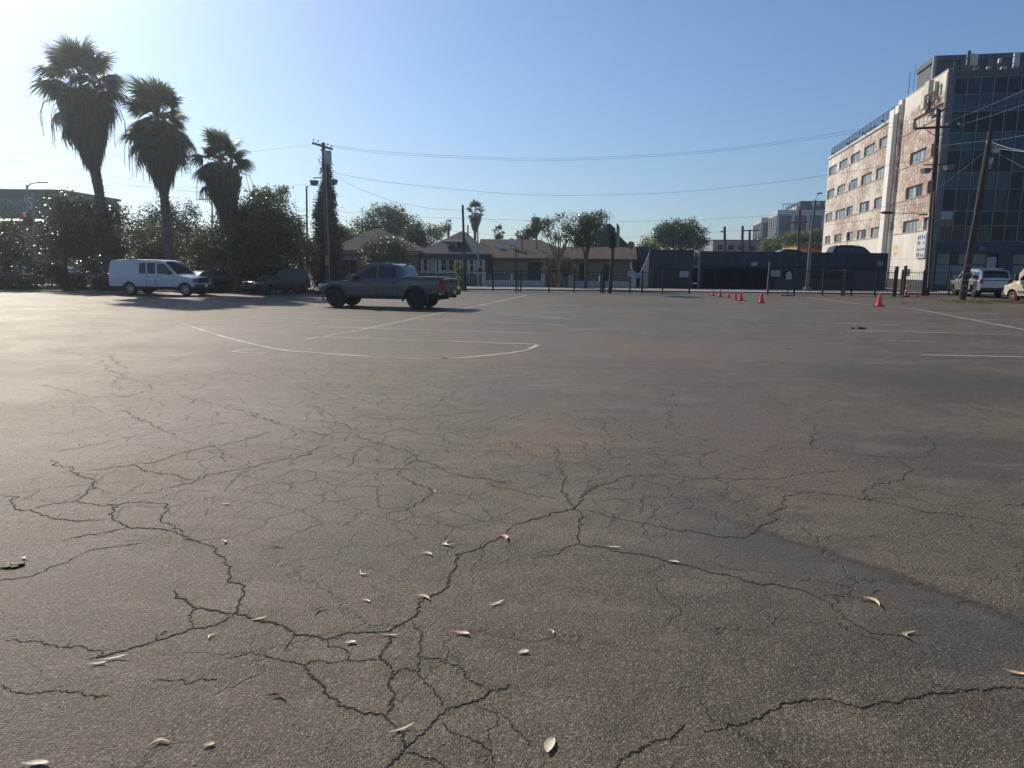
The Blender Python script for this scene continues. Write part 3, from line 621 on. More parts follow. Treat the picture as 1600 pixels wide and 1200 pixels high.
mb = MB(); mb.poly([(ge - .25, .5, 0.05), (ge, .5, 0.05), (ge + 2.9, 6.5, 0.05), (ge + 2.65, 6.5, 0.05)], (0, 0, 3.05)); mb.build('end_wall', GN, gr)
mb = MB(); mb.span((ge - 1, 24, 0.05), (.2, 24.3, 3.1)); mb.build('back_wall', GN2, gr)
# board gate, the big bay's deep shade in its colour; windows elsewhere
a, b = holes[0][0], holes[0][1]; nb = 44
for i in range(nb):
    mb = MB(); u = a + (b - a) * i / nb; mb.span((u + .01, .35, .12), (u + (b - a) / nb - .01, .40, 1.76)); mb.build('gate_board', M('gate_bay_shade', (0.004, 0.006, 0.012), .9, var=.2, spec=.1), gr)
for z in (.5, 1.15): mb = MB(); mb.span((a, .31, z), (b, .345, z + .07)); mb.build('gate_rail', M('gate_bay_shade', (0.004, 0.006, 0.012)), gr)
for u in (a + 1.1, a + 4.1): mb = MB(); mb.span((u, .24, .1), (u + .14, .305, 1.76)); mb.build('gate_post', GN2, gr)
for h in holes[1:]: window(GP, *h, gr, GN2, GL_DARK, panes=(3, 1), depth=.18)
mb = MB(); mb.tube([(gl_(gx2) - .08, -.15, .05), (gl_(gx2) - .12, -.15, 3.5)], .07, 8); mb.build('drain_pipe', M('pipe_grey', (.16, .18, .2), .5), gr, smooth=40)
# stair between the two blocks
st = MB(); xa, xb = gl_(gx1) + .02, gl_(gx2) - .1
for i in range(7): st.span((xa + (xb - xa) * i / 7, 1.0, 1.7 + i * .2), (xa + (xb - xa) * (i + 1) / 7 + .05, 2.0, 1.74 + i * .2))
for y in (.95, 2.05): st.bar((xa, y, 1.6), (xb, y, 3.05), .05, .2)
st.bar((xa, .92, 2.5), (xb, .92, 3.9), .04); st.span((xa, .9, 1.5), (xa + .06, .96, 2.6)); st.build('stair', M('stair_grey', (.13, .15, .18), .5), gr)
mb = MB(); mb.span((xa, 2.3, 0.05), (xb, 2.5, 3.1)); mb.build('back_wall', GN2, gr)
# small signs on the parapet
mb = MB(); mb.span((gl_(X_(1173)), -.03, 1.98), (gl_(X_(1183)), -.003, 2.32)); s_ = mb.build('parapet_sign', M('sign_rose', (.30, .22, .25), .6), gr)
mb = MB()
for k in range(2): mb.span((gl_(X_(1173)) + .04, -.036, 2.06 + k * .14), (gl_(X_(1183)) - .04, -.032, 2.13 + k * .14))
mb.build('sign_marks', M('mark_grey', (.4, .4, .42), .6), s_)
u0 = gl_(X_(1370)); mb = MB()
for (a, b, c, d) in ((0, .46, 0, .04), (0, .46, .36, .40), (0, .04, .04, .36), (.42, .46, .04, .36), (.15, .31, .12, .28)): mb.span((u0 + a, -.03, 2.08 + c), (u0 + b, -.003, 2.08 + d))
mb.build('parapet_emblem', M('mark_pale', (.35, .38, .42), .6), gr)
# bars on the garage roof at the left
mb = MB()
for i in range(30): x = gl_(X_(1046)) + i * .09; mb.tube([(x, 3, 2.45), (x, 3, 4.0)], .012, 4, cap=False)
for z in (3.95, 3.3): mb.tube([(gl_(X_(1046)), 3, z), (gl_(X_(1046)) + 2.65, 3, z)], .02, 4)
mb.build('roof_railing', BLACKM, gr)
# end wall of the garage's left block, sunlight put into its pale colour
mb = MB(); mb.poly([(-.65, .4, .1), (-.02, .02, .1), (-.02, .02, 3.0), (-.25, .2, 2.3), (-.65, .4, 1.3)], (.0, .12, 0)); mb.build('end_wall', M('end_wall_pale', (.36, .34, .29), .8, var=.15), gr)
# grey-blue building behind, between the brown house and the garage
def simple_block(name, label, cat, px0, px1, ytop, Y, depth, mat, base=0.0, rz=0.0):
    x0_, x1_ = at(px0, 420, Y).x, at(px1, 420, Y).x; z = at((px0 + px1) / 2, ytop, Y).z
    t = thing(name, label, cat, (x0_, Y, 0), rz)
    mb = MB(); mb.span((0, 0, base), (x1_ - x0_, depth, z)); mb.build('wall', mat, t)
    mb = MB(); mb.span((-.1, -.1, z + .002), (x1_ - x0_ + .1, depth + .1, z + .14)); mb.build('roof', M('roof_dark', (.08, .08, .085), .8), t)
    return t, x1_ - x0_, z
simple_block('shed', 'plain slate-blue building behind the gap between tan house and navy garage', 'building', 993, 1013, 387.5, 68, 6, M('slate_blue', (.045, .058, .072), .7, var=.1))
t, w_, z_ = simple_block('flat_roofed_building', 'pale grey flat-roofed building far behind the navy garage', 'building', 1112, 1192, 376, 130, 14, M('pale_grey_wall', (.26, .27, .28), .8, var=.15))
for i in range(4): mb = MB(); mb.span((w_ * .1 + i * w_ * .2, -.05, z_ - 1.6), (w_ * .1 + i * w_ * .2 + 1.0, -.003, z_ - .8)); mb.build('window', GL_DARK, t)
t, w_, z_ = simple_block('yellow_building', 'small ochre-yellow building beside the far end of the office block', 'building', 1246, 1300, 385, 112, 8, M('ochre', (.50, .30, .08), .7, var=.1), rz=-.05)
mb = MB(); mb.span((-.2, -.3, z_ - .35), (w_, -.12, z_ + .2)); mb.build('eave', M('eave_red', (.16, .06, .04), .7), t)
# ---- far office towers
TD = M('tower_glass', (.045, .052, .068), .35, var=.25, scale=.25, stretch=(3, 3, .2)); TW = M('tower_concrete', (.46, .45, .44), .8, var=.06)
def tower(label, pxl, pxc, pxr, ytop_l, ytop, Y, ncol, nside, penthouse=None):
    C = at(pxc, 420, Y); z = at(pxc, ytop, Y).z
    t = thing('office_tower', label, 'tower', (C.x, Y, 0), -HEAD, None)
    nb_ = Vector((GB.x, GB.y, 0)); wr = (inv(t) @ hit(pxr, 400, Vector((C.x, Y, 0)), GA)).x; dl = (inv(t) @ hit(pxl, 400, Vector((C.x, Y, 0)), GB)).y
    mb = MB(); mb.span((.3, .3, 0), (wr, dl, z - 1.2)); mb.build('glass_wall', TD, t)
    mb = MB(); mb.span((-.2, -.2, z - 1.7), (wr + .2, dl + .2, z)); mb.build('roof_band', TW, t)
    for i in range(ncol + 1):
        x = wr * i / ncol; mb = MB(); mb.span((x - .45, -.25, 0), (x + .45, .29, z - 1.71)); mb.build('column', TW, t)
    for i in range(1, nside + 1):
        y = dl * i / nside; mb = MB(); mb.span((-.25, y - .45, 0), (.29, y + .45, z - 1.71)); mb.build('column', TW, t)
    mb = MB()
    for i in range(int(wr / 1.2)): mb.span((1.2 * i + .5, -.02, 0), (1.2 * i + .62, .28, z - 1.75))
    for i in range(int(dl / 2.0)): mb.span((-.02, 2. * i + .5, 0), (.28, 2. * i + .7, z - 1.75))
    o = mb.build('window_fins', M('fin', (.10, .11, .13), .6), t); o['kind'] = 'stuff'
    mb = MB()
    for k in range(int(z / 3.6)): mb.span((0.1, .05, 3.6 * k), (wr, .27, 3.6 * k + .5)); mb.span((.05, .3, 3.6 * k), (.27, dl, 3.6 * k + .5))
    o = mb.build('floor_bands', M('band', (.055, .06, .072), .6), t); o['kind'] = 'stuff'
    return t, wr, dl, z
tower('smaller far glass office tower with white columns, left of the larger one', 1175, 1185.5, 1200, 348, 340, 260, 1, 3)
t, wr, dl, z = tower('larger far glass office tower with white columns and a dark rooftop sign', 1199, 1210, 1330, 336, 328, 240, 5, 4)
q0 = inv(t) @ hit(1250, 326, Vector(t['_l']) + GA * 4, GA); q1 = inv(t) @ hit(1330, 313.5, Vector(t['_l']) + GA * 4, GA)
mb = MB(); mb.span((q0.x, 4, z), (q1.x, 30, q1.z)); ph = mb.build('rooftop_penthouse', M('pent_dark', (.02, .024, .032), .6), t)
mb = MB(); mb.span((q0.x - 1, 5, z), (q0.x - .02, 30, q1.z - 1.5)); mb.build('penthouse_side', TW, t)
def text(body, size, name, mat, parent, loc, rot, ext=.05, shear=0.0, bold=0.0):
    cu = bpy.data.curves.new('lettering', 'FONT'); cu.body = body; cu.size = size; cu.extrude = ext; cu.shear = shear; cu.offset = bold; cu.resolution_u = 3
    to = bpy.data.objects.new('tmp', cu); COL.objects.link(to); bpy.context.view_layer.update()
    me = bpy.data.meshes.new_from_object(to.evaluated_get(bpy.context.evaluated_depsgraph_get())); bpy.data.objects.remove(to)
    me.materials.clear(); me.materials.append(mat); o = link(name, me, parent); o.location = loc; o.rotation_euler = rot; return o
for ch, px_ in (('W', 1267), ('9', 1276.5), ('C', 1287)):
    q = inv(t) @ hit(px_, 322, Vector(t['_l']) + GA * 4, GA)
    text(ch, 1.9, 'sign_letter', M('letter_cream', (.62, .60, .50), .6), ph, (q.x, 3.8, q.z), (math.pi / 2, 0, 0), ext=.1, bold=.06)
mb = MB()
for i in range(5): mb.bar((2 + i * .9, 4, z), (2 + i * .9, 4, z + 2.2), .15)
mb.bar((1.8, 4, z + 2.2), (6, 4, z + 2.2), .2); mb.build('roof_frame', BLACKM, t)

# ---- houses
def roofquad(mb, a, b, c, d, th=.12): mb.poly([a, b, c, d], (0, 0, -th))
def shingle(name, col): return M(name, tuple(c * .8 for c in col), .95, spec=.12, var=.2, scale=1.2, bump=.5, bscale=14, stretch=(1, 1, 6))
# tan house with brown roof
Y = 64.0; hx = lambda px, Yd=Y: at(px, 420, Yd).x
ht = thing('tan_house', 'long low tan house with brown shingle roof behind the white pier wall', 'house', (hx(757), Y, 0)); ux = lambda px, Yd=Y: hx(px, Yd) - hx(757)
TAN = M('tan_stucco', (.25, .195, .15), .85, var=.06, scale=2, bump=.2); BR = shingle('brown_shingle', (.135, .105, .088))
zev = 2.45; P3 = lambda u, z, d: Vector((u, d, z))
doors = [(ux(824.5), ux(846), .1, 2.1), (ux(857), ux(872), .9, 2.2), (ux(880), ux(893), .9, 2.2), (ux(905), ux(920), .1, 2.1), (ux(943), ux(953), .3, 2.0), (ux(762), ux(770), 1.0, 2.1)]
mb = MB(); facade(mb, P3, 0, ux(985), 0, zev, doors, .15); mb.span((0.02, .2, 0), (ux(985) - .02, 8, zev)); mb.build('wall', TAN, ht)
GRILL = M('grill_dark', (.015, .014, .016), .5)
for i, d_ in enumerate(doors):
    window(P3, *d_, ht, GRILL, GL_DARK, panes=(3, 2), depth=.12, mw=.05)
zr = at(800, 374, 69).z; mb = MB()
xl, xr, xe = -.6, ux(842, 69), ux(905)
roofquad(mb, (xl, -.6, zev), (xe + .6, -.6, zev), (xr, 5, zr), (xl, 5, zr)); mb.poly([(xe + .6, -.6, zev), (xe + .6, 10.6, zev), (xr, 5, zr)], (0, 0, -.12)); roofquad(mb, (xl, 5, zr), (xr, 5, zr), (xe + .6, 10.6, zev), (xl, 10.6, zev))
mb.build('roof', BR, ht)
zr2 = at(950, 386, 67).z; mb = MB(); xa, xb = ux(862), ux(992.5)
roofquad(mb, (xa, -.75, zev + .01), (xb, -.75, zev + .01), (ux(992.5, 67), 3.0, zr2), (ux(880, 67), 3.0, zr2)); mb.span((ux(880, 67), 3.0, zr2 - .14), (ux(992, 67), 8, zr2 - .02)); mb.build('roof', BR, ht, )
mb = MB(); mb.span((xl, -.66, zev - .19), (ux(992), -.58, zev - .14)); mb.build('eave_board', M('eave_brown', (.05, .04, .035), .7), ht)
for (px_, y_) in ((780, 388), (799, 379)):
    q = Vector((ux(px_, 66), 2, at(px_, y_, 66).z)); mb = MB(); mb.lathe(q, [(0, .0), (.28, .05), (.4, .14)], 12, axis='y'); mb.tube([q, q + Vector((0, .2, -.5))], .03, 5); mb.build('satellite_dish', M('dish_white', (.6, .6, .58), .5), ht)
for (px_, y0, y1) in ((815, 388, 375), (838, 388, 378)):
    q = at(px_, y0, 66); mb = MB(); mb.tube([(ux(px_, 66), 2, q.z - .3), (ux(px_, 66), 2, at(px_, y1, 66).z)], .06, 8); mb.build('vent_pipe', M('vent_pipe', (.06, .05, .05), .6), ht)
q = Vector((ux(984, 65), .6, at(984, 383, 65).z)); mb = MB(); mb.lathe(q, [(0, 0), (.22, .04), (.33, .12)], 12, axis='y'); mb.tube([q, q + Vector((0, .1, -.9))], .03, 5); mb.build('satellite_dish', M('dish_rust', (.25, .14, .10), .6), ht)
# gabled grey building behind it
Yg = 84; zt = at(945, 350, Yg).z; zb_ = at(945, 386, Yg).z
tg = thing('gabled_building', 'dark grey steep gable roofed building rising behind the tan house', 'building', (at(905, 420, Yg).x, Yg, 0)); ug = lambda px: at(px, 420, Yg).x - at(905, 420, Yg).x
mb = MB(); mb.span((0, .2, 0), (ug(982), 9, zb_)); mb.build('wall', M('wall_slate', (.09, .09, .10), .8), tg)
zk = lambda y: at(940, y, Yg).z
mb = MB(); mb.poly([(ug(900), 0, zb_), (ug(985), 0, zb_), (ug(966), 0, zk(368)), (ug(953), 0, zk(355)), (ug(944), 0, zk(353)), (ug(928), 0, zk(365))], (0, 7, 0)); mb.build('roof', shingle('slate_shingle', (.07, .068, .072)), tg)
mb = MB(); mb.span((ug(945), -.3, zk(357)), (ug(949), .3, zk(350))); mb.build('chimney', M('chimney_grey', (.10, .09, .09), .8), tg)
# grey bungalow with hip roof and dormer
Y2 = 63.0; hb = thing('grey_bungalow', 'grey hip-roofed bungalow with a dormer and white porch posts behind the truck', 'house', (at(655, 420, Y2).x, Y2, 0)); ub = lambda px, Yd=Y2: at(px, 420, Yd).x - at(655, 420, Y2).x
ze = at(706, 396.5, Y2).z; za = at(721, 361, 69.5).z; L_ = ub(760)
GS = shingle('grey_shingle', (.085, .095, .110)); mb = MB(); ap = Vector((ub(721, 69.5), 6.5, za)); ap2 = Vector((ub(728, 72), 9.5, za))
c1, c2, c3, c4 = Vector((-.3, -.5, ze)), Vector((L_ + .4, -.5, ze)), Vector((L_ + .4, 13, ze)), Vector((-.3, 13, ze))
mb.poly([c1, c2, ap], (0, 0, -.12)); mb.poly([c2, c3, ap2, ap], (0, 0, -.12)); mb.poly([c3, c4, ap2], (0, 0, -.12)); mb.poly([c4, c1, ap, ap2], (0, 0, -.12)); mb.build('roof', GS, hb)
mb = MB(); mb.span((-.3, -.56, ze - .42), (L_ + .4, -.40, ze - .10)); mb.build('eave_board', M('eave_slate', (.03, .032, .038), .7), hb)
BW = M('bungalow_wall', (.075, .085, .095), .8, var=.08); PB = lambda u, z, d: Vector((u, d, z))
wins = [(ub(688), ub(698.5), 1.25, 2.35), (ub(700), ub(710.5), 1.25, 2.35), (ub(722), ub(731), 1.25, 2.35), (ub(733.5), ub(740.5), 1.25, 2.35), (ub(672.5), ub(679), 1.25, 2.35), (ub(744), ub(754), 1.0, 2.3), (ub(661), ub(668), 1.25, 2.35)]
mb = MB(); facade(mb, PB, 0, L_, 0, ze - .12, wins, .15); mb.span((.01, .2, 0), (L_ - .01, 12.5, ze - .13)); mb.build('wall', BW, hb)
for i, h in enumerate(wins): window(PB, *h, hb, WHITEP, GL_DARK if i != 4 else M('cream_curtain', (.5, .45, .33), .5), panes=(1, 2), depth=.1, fw=.07)  # one window has plain cream panes
for p_ in (659.5, 669.5, 681.5, 687, 712, 719, 732, 741.5, 756):
    mb = MB(); mb.span((ub(p_) - .07, -.16, 1.05), (ub(p_) + .07, -.01, ze - .45)); mb.build('porch_post', WHITEP, hb)
mb = MB(); mb.span((0, -.2, 1.12), (L_, -.17, 1.22)); mb.build('porch_rail', WHITEP, hb)
mb = MB(); mb.span((0, -.25, .0), (L_, -.20, 1.05)); mb.build('porch_wall', M('porch_wall', (.14, .15, .165), .8), hb)
dz0, dz1 = at(707, 390, 64.5).z, at(707, 379.5, 64.5).z; da, db = ub(699.5, 64.5), ub(714, 64.5)
mb = MB(); mb.span((da, 1.5, dz0 - .2), (db, 4.5, dz1)); mb.build('dormer', WHITEP, hb)
dm = MB(); dm.poly([(ub(690.5, 64), 1.0, dz1 - .02), (ub(724, 64), 1.0, dz1 - .02), (ub(724, 64), 6, dz1 + .5), (ub(694, 64), 6, dz1 + .5)], (0, 0, .12)); dm.build('dormer_roof', GS, hb)
mb = MB(); mb.quad((da + .1, 1.495, dz0 - .05), (db - .1, 1.495, dz0 - .05), (db - .1, 1.495, dz1 - .12), (da + .1, 1.495, dz1 - .12)); mb.build('dormer_window', GL_DARK, hb)
mb = MB(); q = at(731, 362, 69); mb.tube([(ub(731, 69), 6, za - 1), (ub(731, 69), 6, q.z + .6)], .07, 8); mb.build('chimney_pipe', BLACKM, hb)
# brown house left of the truck
Y1 = 62.0; h1 = thing('brown_house', 'brown hip-roofed house half hidden by bushes behind the truck cab', 'house', (at(528, 420, Y1).x, Y1, 0)); u1 = lambda px, Yd=Y1: at(px, 420, Yd).x - at(528, 420, Y1).x
ze1 = at(548, 391, Y1).z; zp = at(590, 358, 68).z; L1 = u1(652)
BS = shingle('umber_shingle', (.085, .070, .066)); mb = MB(); c1, c2, c3, c4 = Vector((-.8, -.5, ze1)), Vector((L1 + .3, -.5, ze1)), Vector((L1 + .3, 12, ze1)), Vector((-.8, 12, ze1)); a1, a2 = Vector((u1(585, 68), 6, zp)), Vector((u1(596, 68), 6, zp))
mb.poly([c1, c2, a2, a1], (0, 0, -.12)); mb.poly([c2, c3, a2], (0, 0, -.12)); mb.poly([c3, c4, a1, a2], (0, 0, -.12)); mb.poly([c4, c1, a1], (0, 0, -.12)); mb.build('roof', BS, h1)
w1 = [(u1(534), u1(558), .9, 2.3), (u1(575), u1(590), .9, 2.2), (u1(640), u1(645), .5, 2.2)]
mb = MB(); facade(mb, PB, 0, L1, 0, ze1 - .12, w1, .15); mb.span((.01, .2, 0), (L1 - .01, 11.5, ze1 - .13)); mb.build('wall', M('wall_rust', (.17, .11, .085), .8, var=.1), h1)
for h in w1: window(PB, *h, h1, M('frame_tan', (.2, .15, .12), .7), GL_DARK, panes=(2, 1), depth=.1)
aw = MB(); n_ = 14
for i in range(n_):
    ua, uc = u1(533) + (u1(562) - u1(533)) * i / n_, u1(533) + (u1(562) - u1(533)) * (i + 1) / n_
    zt_ = at(548, 399, 61).z; aw.poly([(ua, -.9, zt_ - .28), (uc, -.9, zt_ - .28), ((ua + uc) / 2, -.9, zt_ - .42)], (0, .02, 0)); aw.poly([(ua, -.9, zt_ - .28), (uc, -.9, zt_ - .28), (uc, -.02, zt_), (ua, -.02, zt_)], (0, 0, .02))
aw.build('scalloped_awning', M('awning', (.22, .20, .19), .8), h1)
mb = MB(); mb.span((-.8, -.58, ze1 - .24), (L1 + .3, -.5, ze1 - .1)); mb.build('eave_board', M('eave_tan', (.24, .18, .16), .7), h1)
# mural building far left
Ym = 84.0; xm = at(107, 420, Ym).x; zm = at(60, 299.5, Ym).z
tm = thing('mural_building', 'dark green building with painted lettering and a pale face mural, behind the far left trees', 'building', (xm - 30, Ym, 0))
GRN = M('mural_green', (.035, .075, .062), .8, var=.12, scale=.5); uz = lambda px: at(px, 420, Ym).x - (xm - 30)
zlow = at(40, 345, Ym).z
mb = MB(); mb.span((0, 0, zlow), (30, 12, zm)); mb.build('wall', GRN, tm)
mb = MB(); mb.span((0, .1, 0), (30, 12, zlow - .01)); mb.build('lower_wall', M('mural_brown', (.10, .075, .065), .8, var=.2), tm)
mb = MB(); mb.span((-.2, -.15, zm), (30.2, 12.2, zm + .25)); mb.build('coping', M('coping_dark', (.05, .07, .06), .7), tm)
MT = M('mural_teal', (.13, .26, .21), .8, var=.2, scale=1.5)
for k, ch in enumerate('PIRNIA'):
    px_ = (1, 9, 14, 22.5, 31.5, 35.5)[k]
    z0 = at(px_, 327, Ym).z; text(ch, 1.75, 'mural_letter', MT, tm, (uz(px_) - .3, -.03, z0), (math.pi / 2, 0, 0), ext=.01, shear=.28)
text('LI', 1.75, 'mural_letter', MT, tm, (uz(-9), -.03, at(0, 327, Ym).z), (math.pi / 2, 0, 0), ext=.01, shear=.28)
FM = M('mural_pale', (.42, .45, .47), .8, var=.12, scale=2); DK = M('mural_dark', (.03, .035, .04), .8)
fpx = lambda x, y, d: Vector((uz(x), -d, at(x, y, Ym).z))
f = MB(); f.poly([fpx(x, y, .03) for x, y in ((49, 308), (54, 307.5), (61, 309), (62, 313), (60.5, 319), (60.8, 326), (56, 327.5), (52, 324), (50, 318), (48, 313))], (0, .02, 0)); fo = f.build('mural_face', FM, tm)
f = MB()
for pl_ in (((49.3, 310.5), (53.5, 311), (53, 314.5), (50.5, 314.5)), ((55.5, 311), (60.5, 311), (60, 314.8), (56.5, 314.8)), ((52, 319), (54.5, 317.5), (58, 319.5), (57, 322.5), (54.5, 321.5), (53.5, 322))):
    f.poly([fpx(x, y, .045) for x, y in pl_], (0, .01, 0))
f.build('mural_shades', DK, fo)
cn = thing('canopy', 'pale sunlit shop canopy below the mural at the far left', 'canopy', (at(22, 420, 78).x, 78, 0)); q = at(27, 345, 78)
mb = MB(); mb.poly([(-2, 0, q.z), (3, 0, q.z), (3, 2, q.z + .35), (-2, 2, q.z + .35)], (0, 0, -.1)); mb.build('canopy_sheet', WHITEP, cn)
for xx in (-1.8, 2.8): mb = MB(); mb.tube([(xx, .2, 0), (xx, .2, q.z - .09)], .06, 6); mb.build('post', BLACKM, cn)
# ================================================================== VEGETATION
def leaves(centers, n, spread, size, up=.25, flat=1.0):
    """rhombus leaves scattered round clump centres"""
    K = len(centers); idx = RNG.integers(0, K, n); c = centers[idx] + RNG.normal(0, 1, (n, 3)) * spread * np.array([1, 1, flat])
    a = RNG.normal(0, 1, (n, 3)); a /= np.linalg.norm(a, axis=1)[:, None]
    b = RNG.normal(0, 1, (n, 3)); b[:, 2] *= (1 - up); b -= a * (a * b).sum(1)[:, None]; b /= np.linalg.norm(b, axis=1)[:, None]
    s = size * RNG.uniform(.55, 1.25, (n, 1))
    V = np.stack([c - a * s * .5, c + b * s * .26, c + a * s * .5, c - b * s * .26], 1).reshape(-1, 3)
    return V, np.arange(4 * n).reshape(-1, 4)
def clumps(lobes, per, fill=.35, jitter=.25):
    """clump centres mostly near the surfaces of the lobes; lobes = (x,y,z,rx,ry,rz)"""
    out_ = []
    for (x, y, z, rx, ry, rz) in lobes:
        k = max(6, int(per * (rx * ry * rz) ** (2 / 3)))
        d = RNG.normal(0, 1, (k, 3)); d /= np.linalg.norm(d, axis=1)[:, None]
        r = np.where(RNG.random(k) < fill, RNG.uniform(.25, .8, k), RNG.uniform(.78, 1.08, k)) * (1 + RNG.normal(0, jitter * .4, k))
        out_.append(np.array([x, y, z]) + d * r[:, None] * np.array([rx, ry, rz]))
    return np.concatenate(out_)
def limbs(mb, base, tops, r0, spread_z=.45, n=7):
    base = Vector(base); m = Vector((base.x, base.y, base.z))
    for tp in tops:
        tp = Vector(tp); mid = base.lerp(tp, .5) + Vector((random.uniform(-.1, .1), random.uniform(-.1, .1), .15)) * (tp - base).length
        pts = chain([base, mid, tp], .5); k = len(pts); mb.tube(pts, [r0 * (1 - .8 * i / (k - 1)) for i in range(k)], n)
BARK = M('bark', (.085, .068, .052), .9, var=.35, scale=6, bump=.8, bscale=14, stretch=(1, 1, .3)); BARKL = M('bark_pale', (.20, .17, .14), .9, var=.3, scale=6, bump=.6, stretch=(1, 1, .3))
L_DK = leafmat('leaf_dark_glossy', (.036, .056, .030), (.068, .092, .044), .32, .28)
L_MD = leafmat('leaf_mid', (.042, .070, .028), (.085, .115, .042), .40, .28)
L_LT = leafmat('leaf_light', (.075, .115, .035), (.15, .17, .06), .45, .38)
L_BL = leafmat('leaf_bluegreen', (.032, .050, .032), (.060, .080, .045), .5, .15)
L_BR = leafmat('leaf_brownish', (.07, .05, .035), (.10, .085, .05), .6, .25)
L_CY = leafmat('cypress_needles', (.022, .034, .022), (.040, .052, .030), .7, .05)
def tree(name, label, cat, base, lobes, n, size, mat, spread=.28, per=26, trunk=.14, bark=BARK, tops=5, group=None, fill=.35, fork=None, flat=.8):
    """trunk with limbs and a crown of many leaf faces; lobes in world metres"""
    b = Vector(base); t = thing(name, label, cat, b, 0, group)
    lb = [(x - b.x, y - b.y, z - b.z, rx, ry, rz) for x, y, z, rx, ry, rz in lobes]
    C = clumps(lb, per, fill); V, Fq = leaves(C, n, spread, size, flat=flat); V[:, 2] = np.maximum(V[:, 2], .02)
    npmesh('crown', V, Fq, mat, t)
    if trunk:
        mb = MB(); zmin = min(l[2] - l[5] * .4 for l in lb); fk = fork if fork else max(.4, zmin); bend = Vector((random.uniform(-.12, .12), 0, 0))
        mb.tube(chain([(0, 0, -.05), bend * fk + Vector((0, 0, fk * .5)), (0, 0, fk)], .3), [trunk * 1.2] * 1 + [trunk] * (len(chain([(0, 0, -.05), bend * fk + Vector((0, 0, fk * .5)), (0, 0, fk)], .3)) - 1), 9)
        T = [(l[0] + random.uniform(-.4, .4) * l[3], l[1] + random.uniform(-.4, .4) * l[4], l[2] + random.uniform(-.2, .6) * l[5]) for l in [random.choice(lb) for _ in range(tops)]]
        limbs(mb, (0, 0, fk - .05), T, trunk * .7); mb.build('trunk', bark, t, smooth=60)
    return t
def lob(px, py, rpx, rpy, Y, dr=1.0):
    p = at(px, py, Y); k = Y / FPX * .985
    return (p.x, p.y, p.z, rpx * k, rpx * k * dr, rpy * k)
# --- near row along the left edge of the lot (D about 43 to 50)
def T(name, label, cat, bx, Y, L_, *a, **k):
    return tree(name, label, cat, foot(bx, Y), [lob(*l) if len(l) == 6 else lob(*l[:4], Y) for l in L_], *a, **k)
T('broadleaf_tree', 'leafy green tree cut off by the left edge of the photo', 'tree', 15, 46, [(10, 385, 34, 30), (35, 405, 24, 20), (-30, 390, 40, 36), (5, 360, 22, 18)], 9000, .17, L_MD, trunk=.1)
T('glossy_tree', 'dark glossy-leaved round tree in front of the mural building', 'tree', 105, 45, [(105, 345, 34, 38), (85, 375, 26, 26), (125, 378, 30, 30), (110, 318, 20, 16)], 15000, .16, L_DK, trunk=.13, fork=1.9)
T('glossy_tree', 'dark glossy-leaved tree directly below the tallest palm, beside the white van', 'tree', 168, 46, [(165, 365, 30, 40), (150, 400, 28, 30), (180, 395, 20, 30), (168, 335, 24, 20)], 13000, .16, L_DK, trunk=.13, fork=1.5)
T('citrus_tree', 'paler speckled-leaf tree rising just behind the white van', 'tree', 245, 50, [(240, 372, 34, 26), (265, 392, 30, 24), (220, 395, 22, 24), (240, 410, 40, 22)], 13000, .15, L_MD, trunk=.1)
T('conifer', 'dark pointed evergreen mass behind the second palm', 'tree', 262, 62, [(235, 352, 22, 22), (262, 345, 26, 24), (290, 350, 22, 26), (262, 375, 50, 26), (218, 368, 10, 20), (298, 332, 6, 14), (256, 326, 8, 8)], 14000, .2, L_BL, trunk=.2, flat=1.4)
T('red_tinged_shrub', 'brownish-red thin shrub between the pale tree and the big dark tree', 'shrub', 312, 47, [(310, 395, 20, 28), (305, 420, 24, 18), (320, 370, 12, 14)], 5000, .14, L_BR, trunk=.05)
T('broadleaf_tree', 'loose small green tree under the low street lamp', 'tree', 330, 49, [(330, 375, 16, 24), (322, 400, 18, 24)], 4200, .15, L_MD, trunk=.06)
T('ficus_tree', 'big dense dark round tree behind the black sedan', 'tree', 405, 46.5, [(370, 360, 36, 34), (430, 355, 34, 36), (400, 335, 34, 28), (400, 390, 62, 30), (445, 385, 22, 30), (355, 390, 24, 30), (400, 415, 50, 16), (400, 365, 50, 45)], 60000, .17, L_DK, trunk=.22, per=70, fill=.5)
T('light_topped_tree', 'pale feathery green tree poking up behind the big dark round tree', 'tree', 425, 50, [(420, 306, 22, 10), (408, 312, 12, 10), (436, 318, 10, 8), (440, 299, 8, 5)], 2200, .18, L_LT, trunk=.1, spread=.2)
T('broadleaf_tree', 'slim green tree between the big dark round tree and the cypress', 'tree', 470, 50, [(468, 385, 16, 34), (478, 400, 14, 30), (462, 350, 8, 14)], 5000, .16, L_MD, trunk=.08)
# hedge plants and shrubs at the foot of the row
for i, (px_, py_, rx, ry, mt, lab) in enumerate([(65, 425, 20, 22, L_MD, 'tall olive-green bush left of the trees, by the lot edge'), (92, 418, 12, 22, L_DK, 'narrow dark bush at the foot of the left glossy tree'),
        (40, 445, 18, 11, L_MD, 'low green bush at the far left edge of the asphalt'), (103, 440, 14, 16, L_BR, 'brownish undergrowth clump below the left glossy tree'), (122, 440, 14, 18, L_DK, 'dark low bush between the two glossy trees'),
        (154, 442, 9, 10, L_LT, 'pale spiky plant at the lot edge left of the white van'), (165, 446, 8, 8, L_BR, 'small rust-coloured shrub just behind the white van'), (8, 440, 14, 8, L_LT, 'sunlit low shrub at the very left edge')]):
    Yb = 44.6 + (i % 3) * .4; c_ = lob(px_, py_, rx, ry, Yb, .8)
    tree('bush', lab, 'bush', foot(px_, Yb), [c_], 2200, .14, mt, trunk=0, per=60, spread=.16, fill=.6)
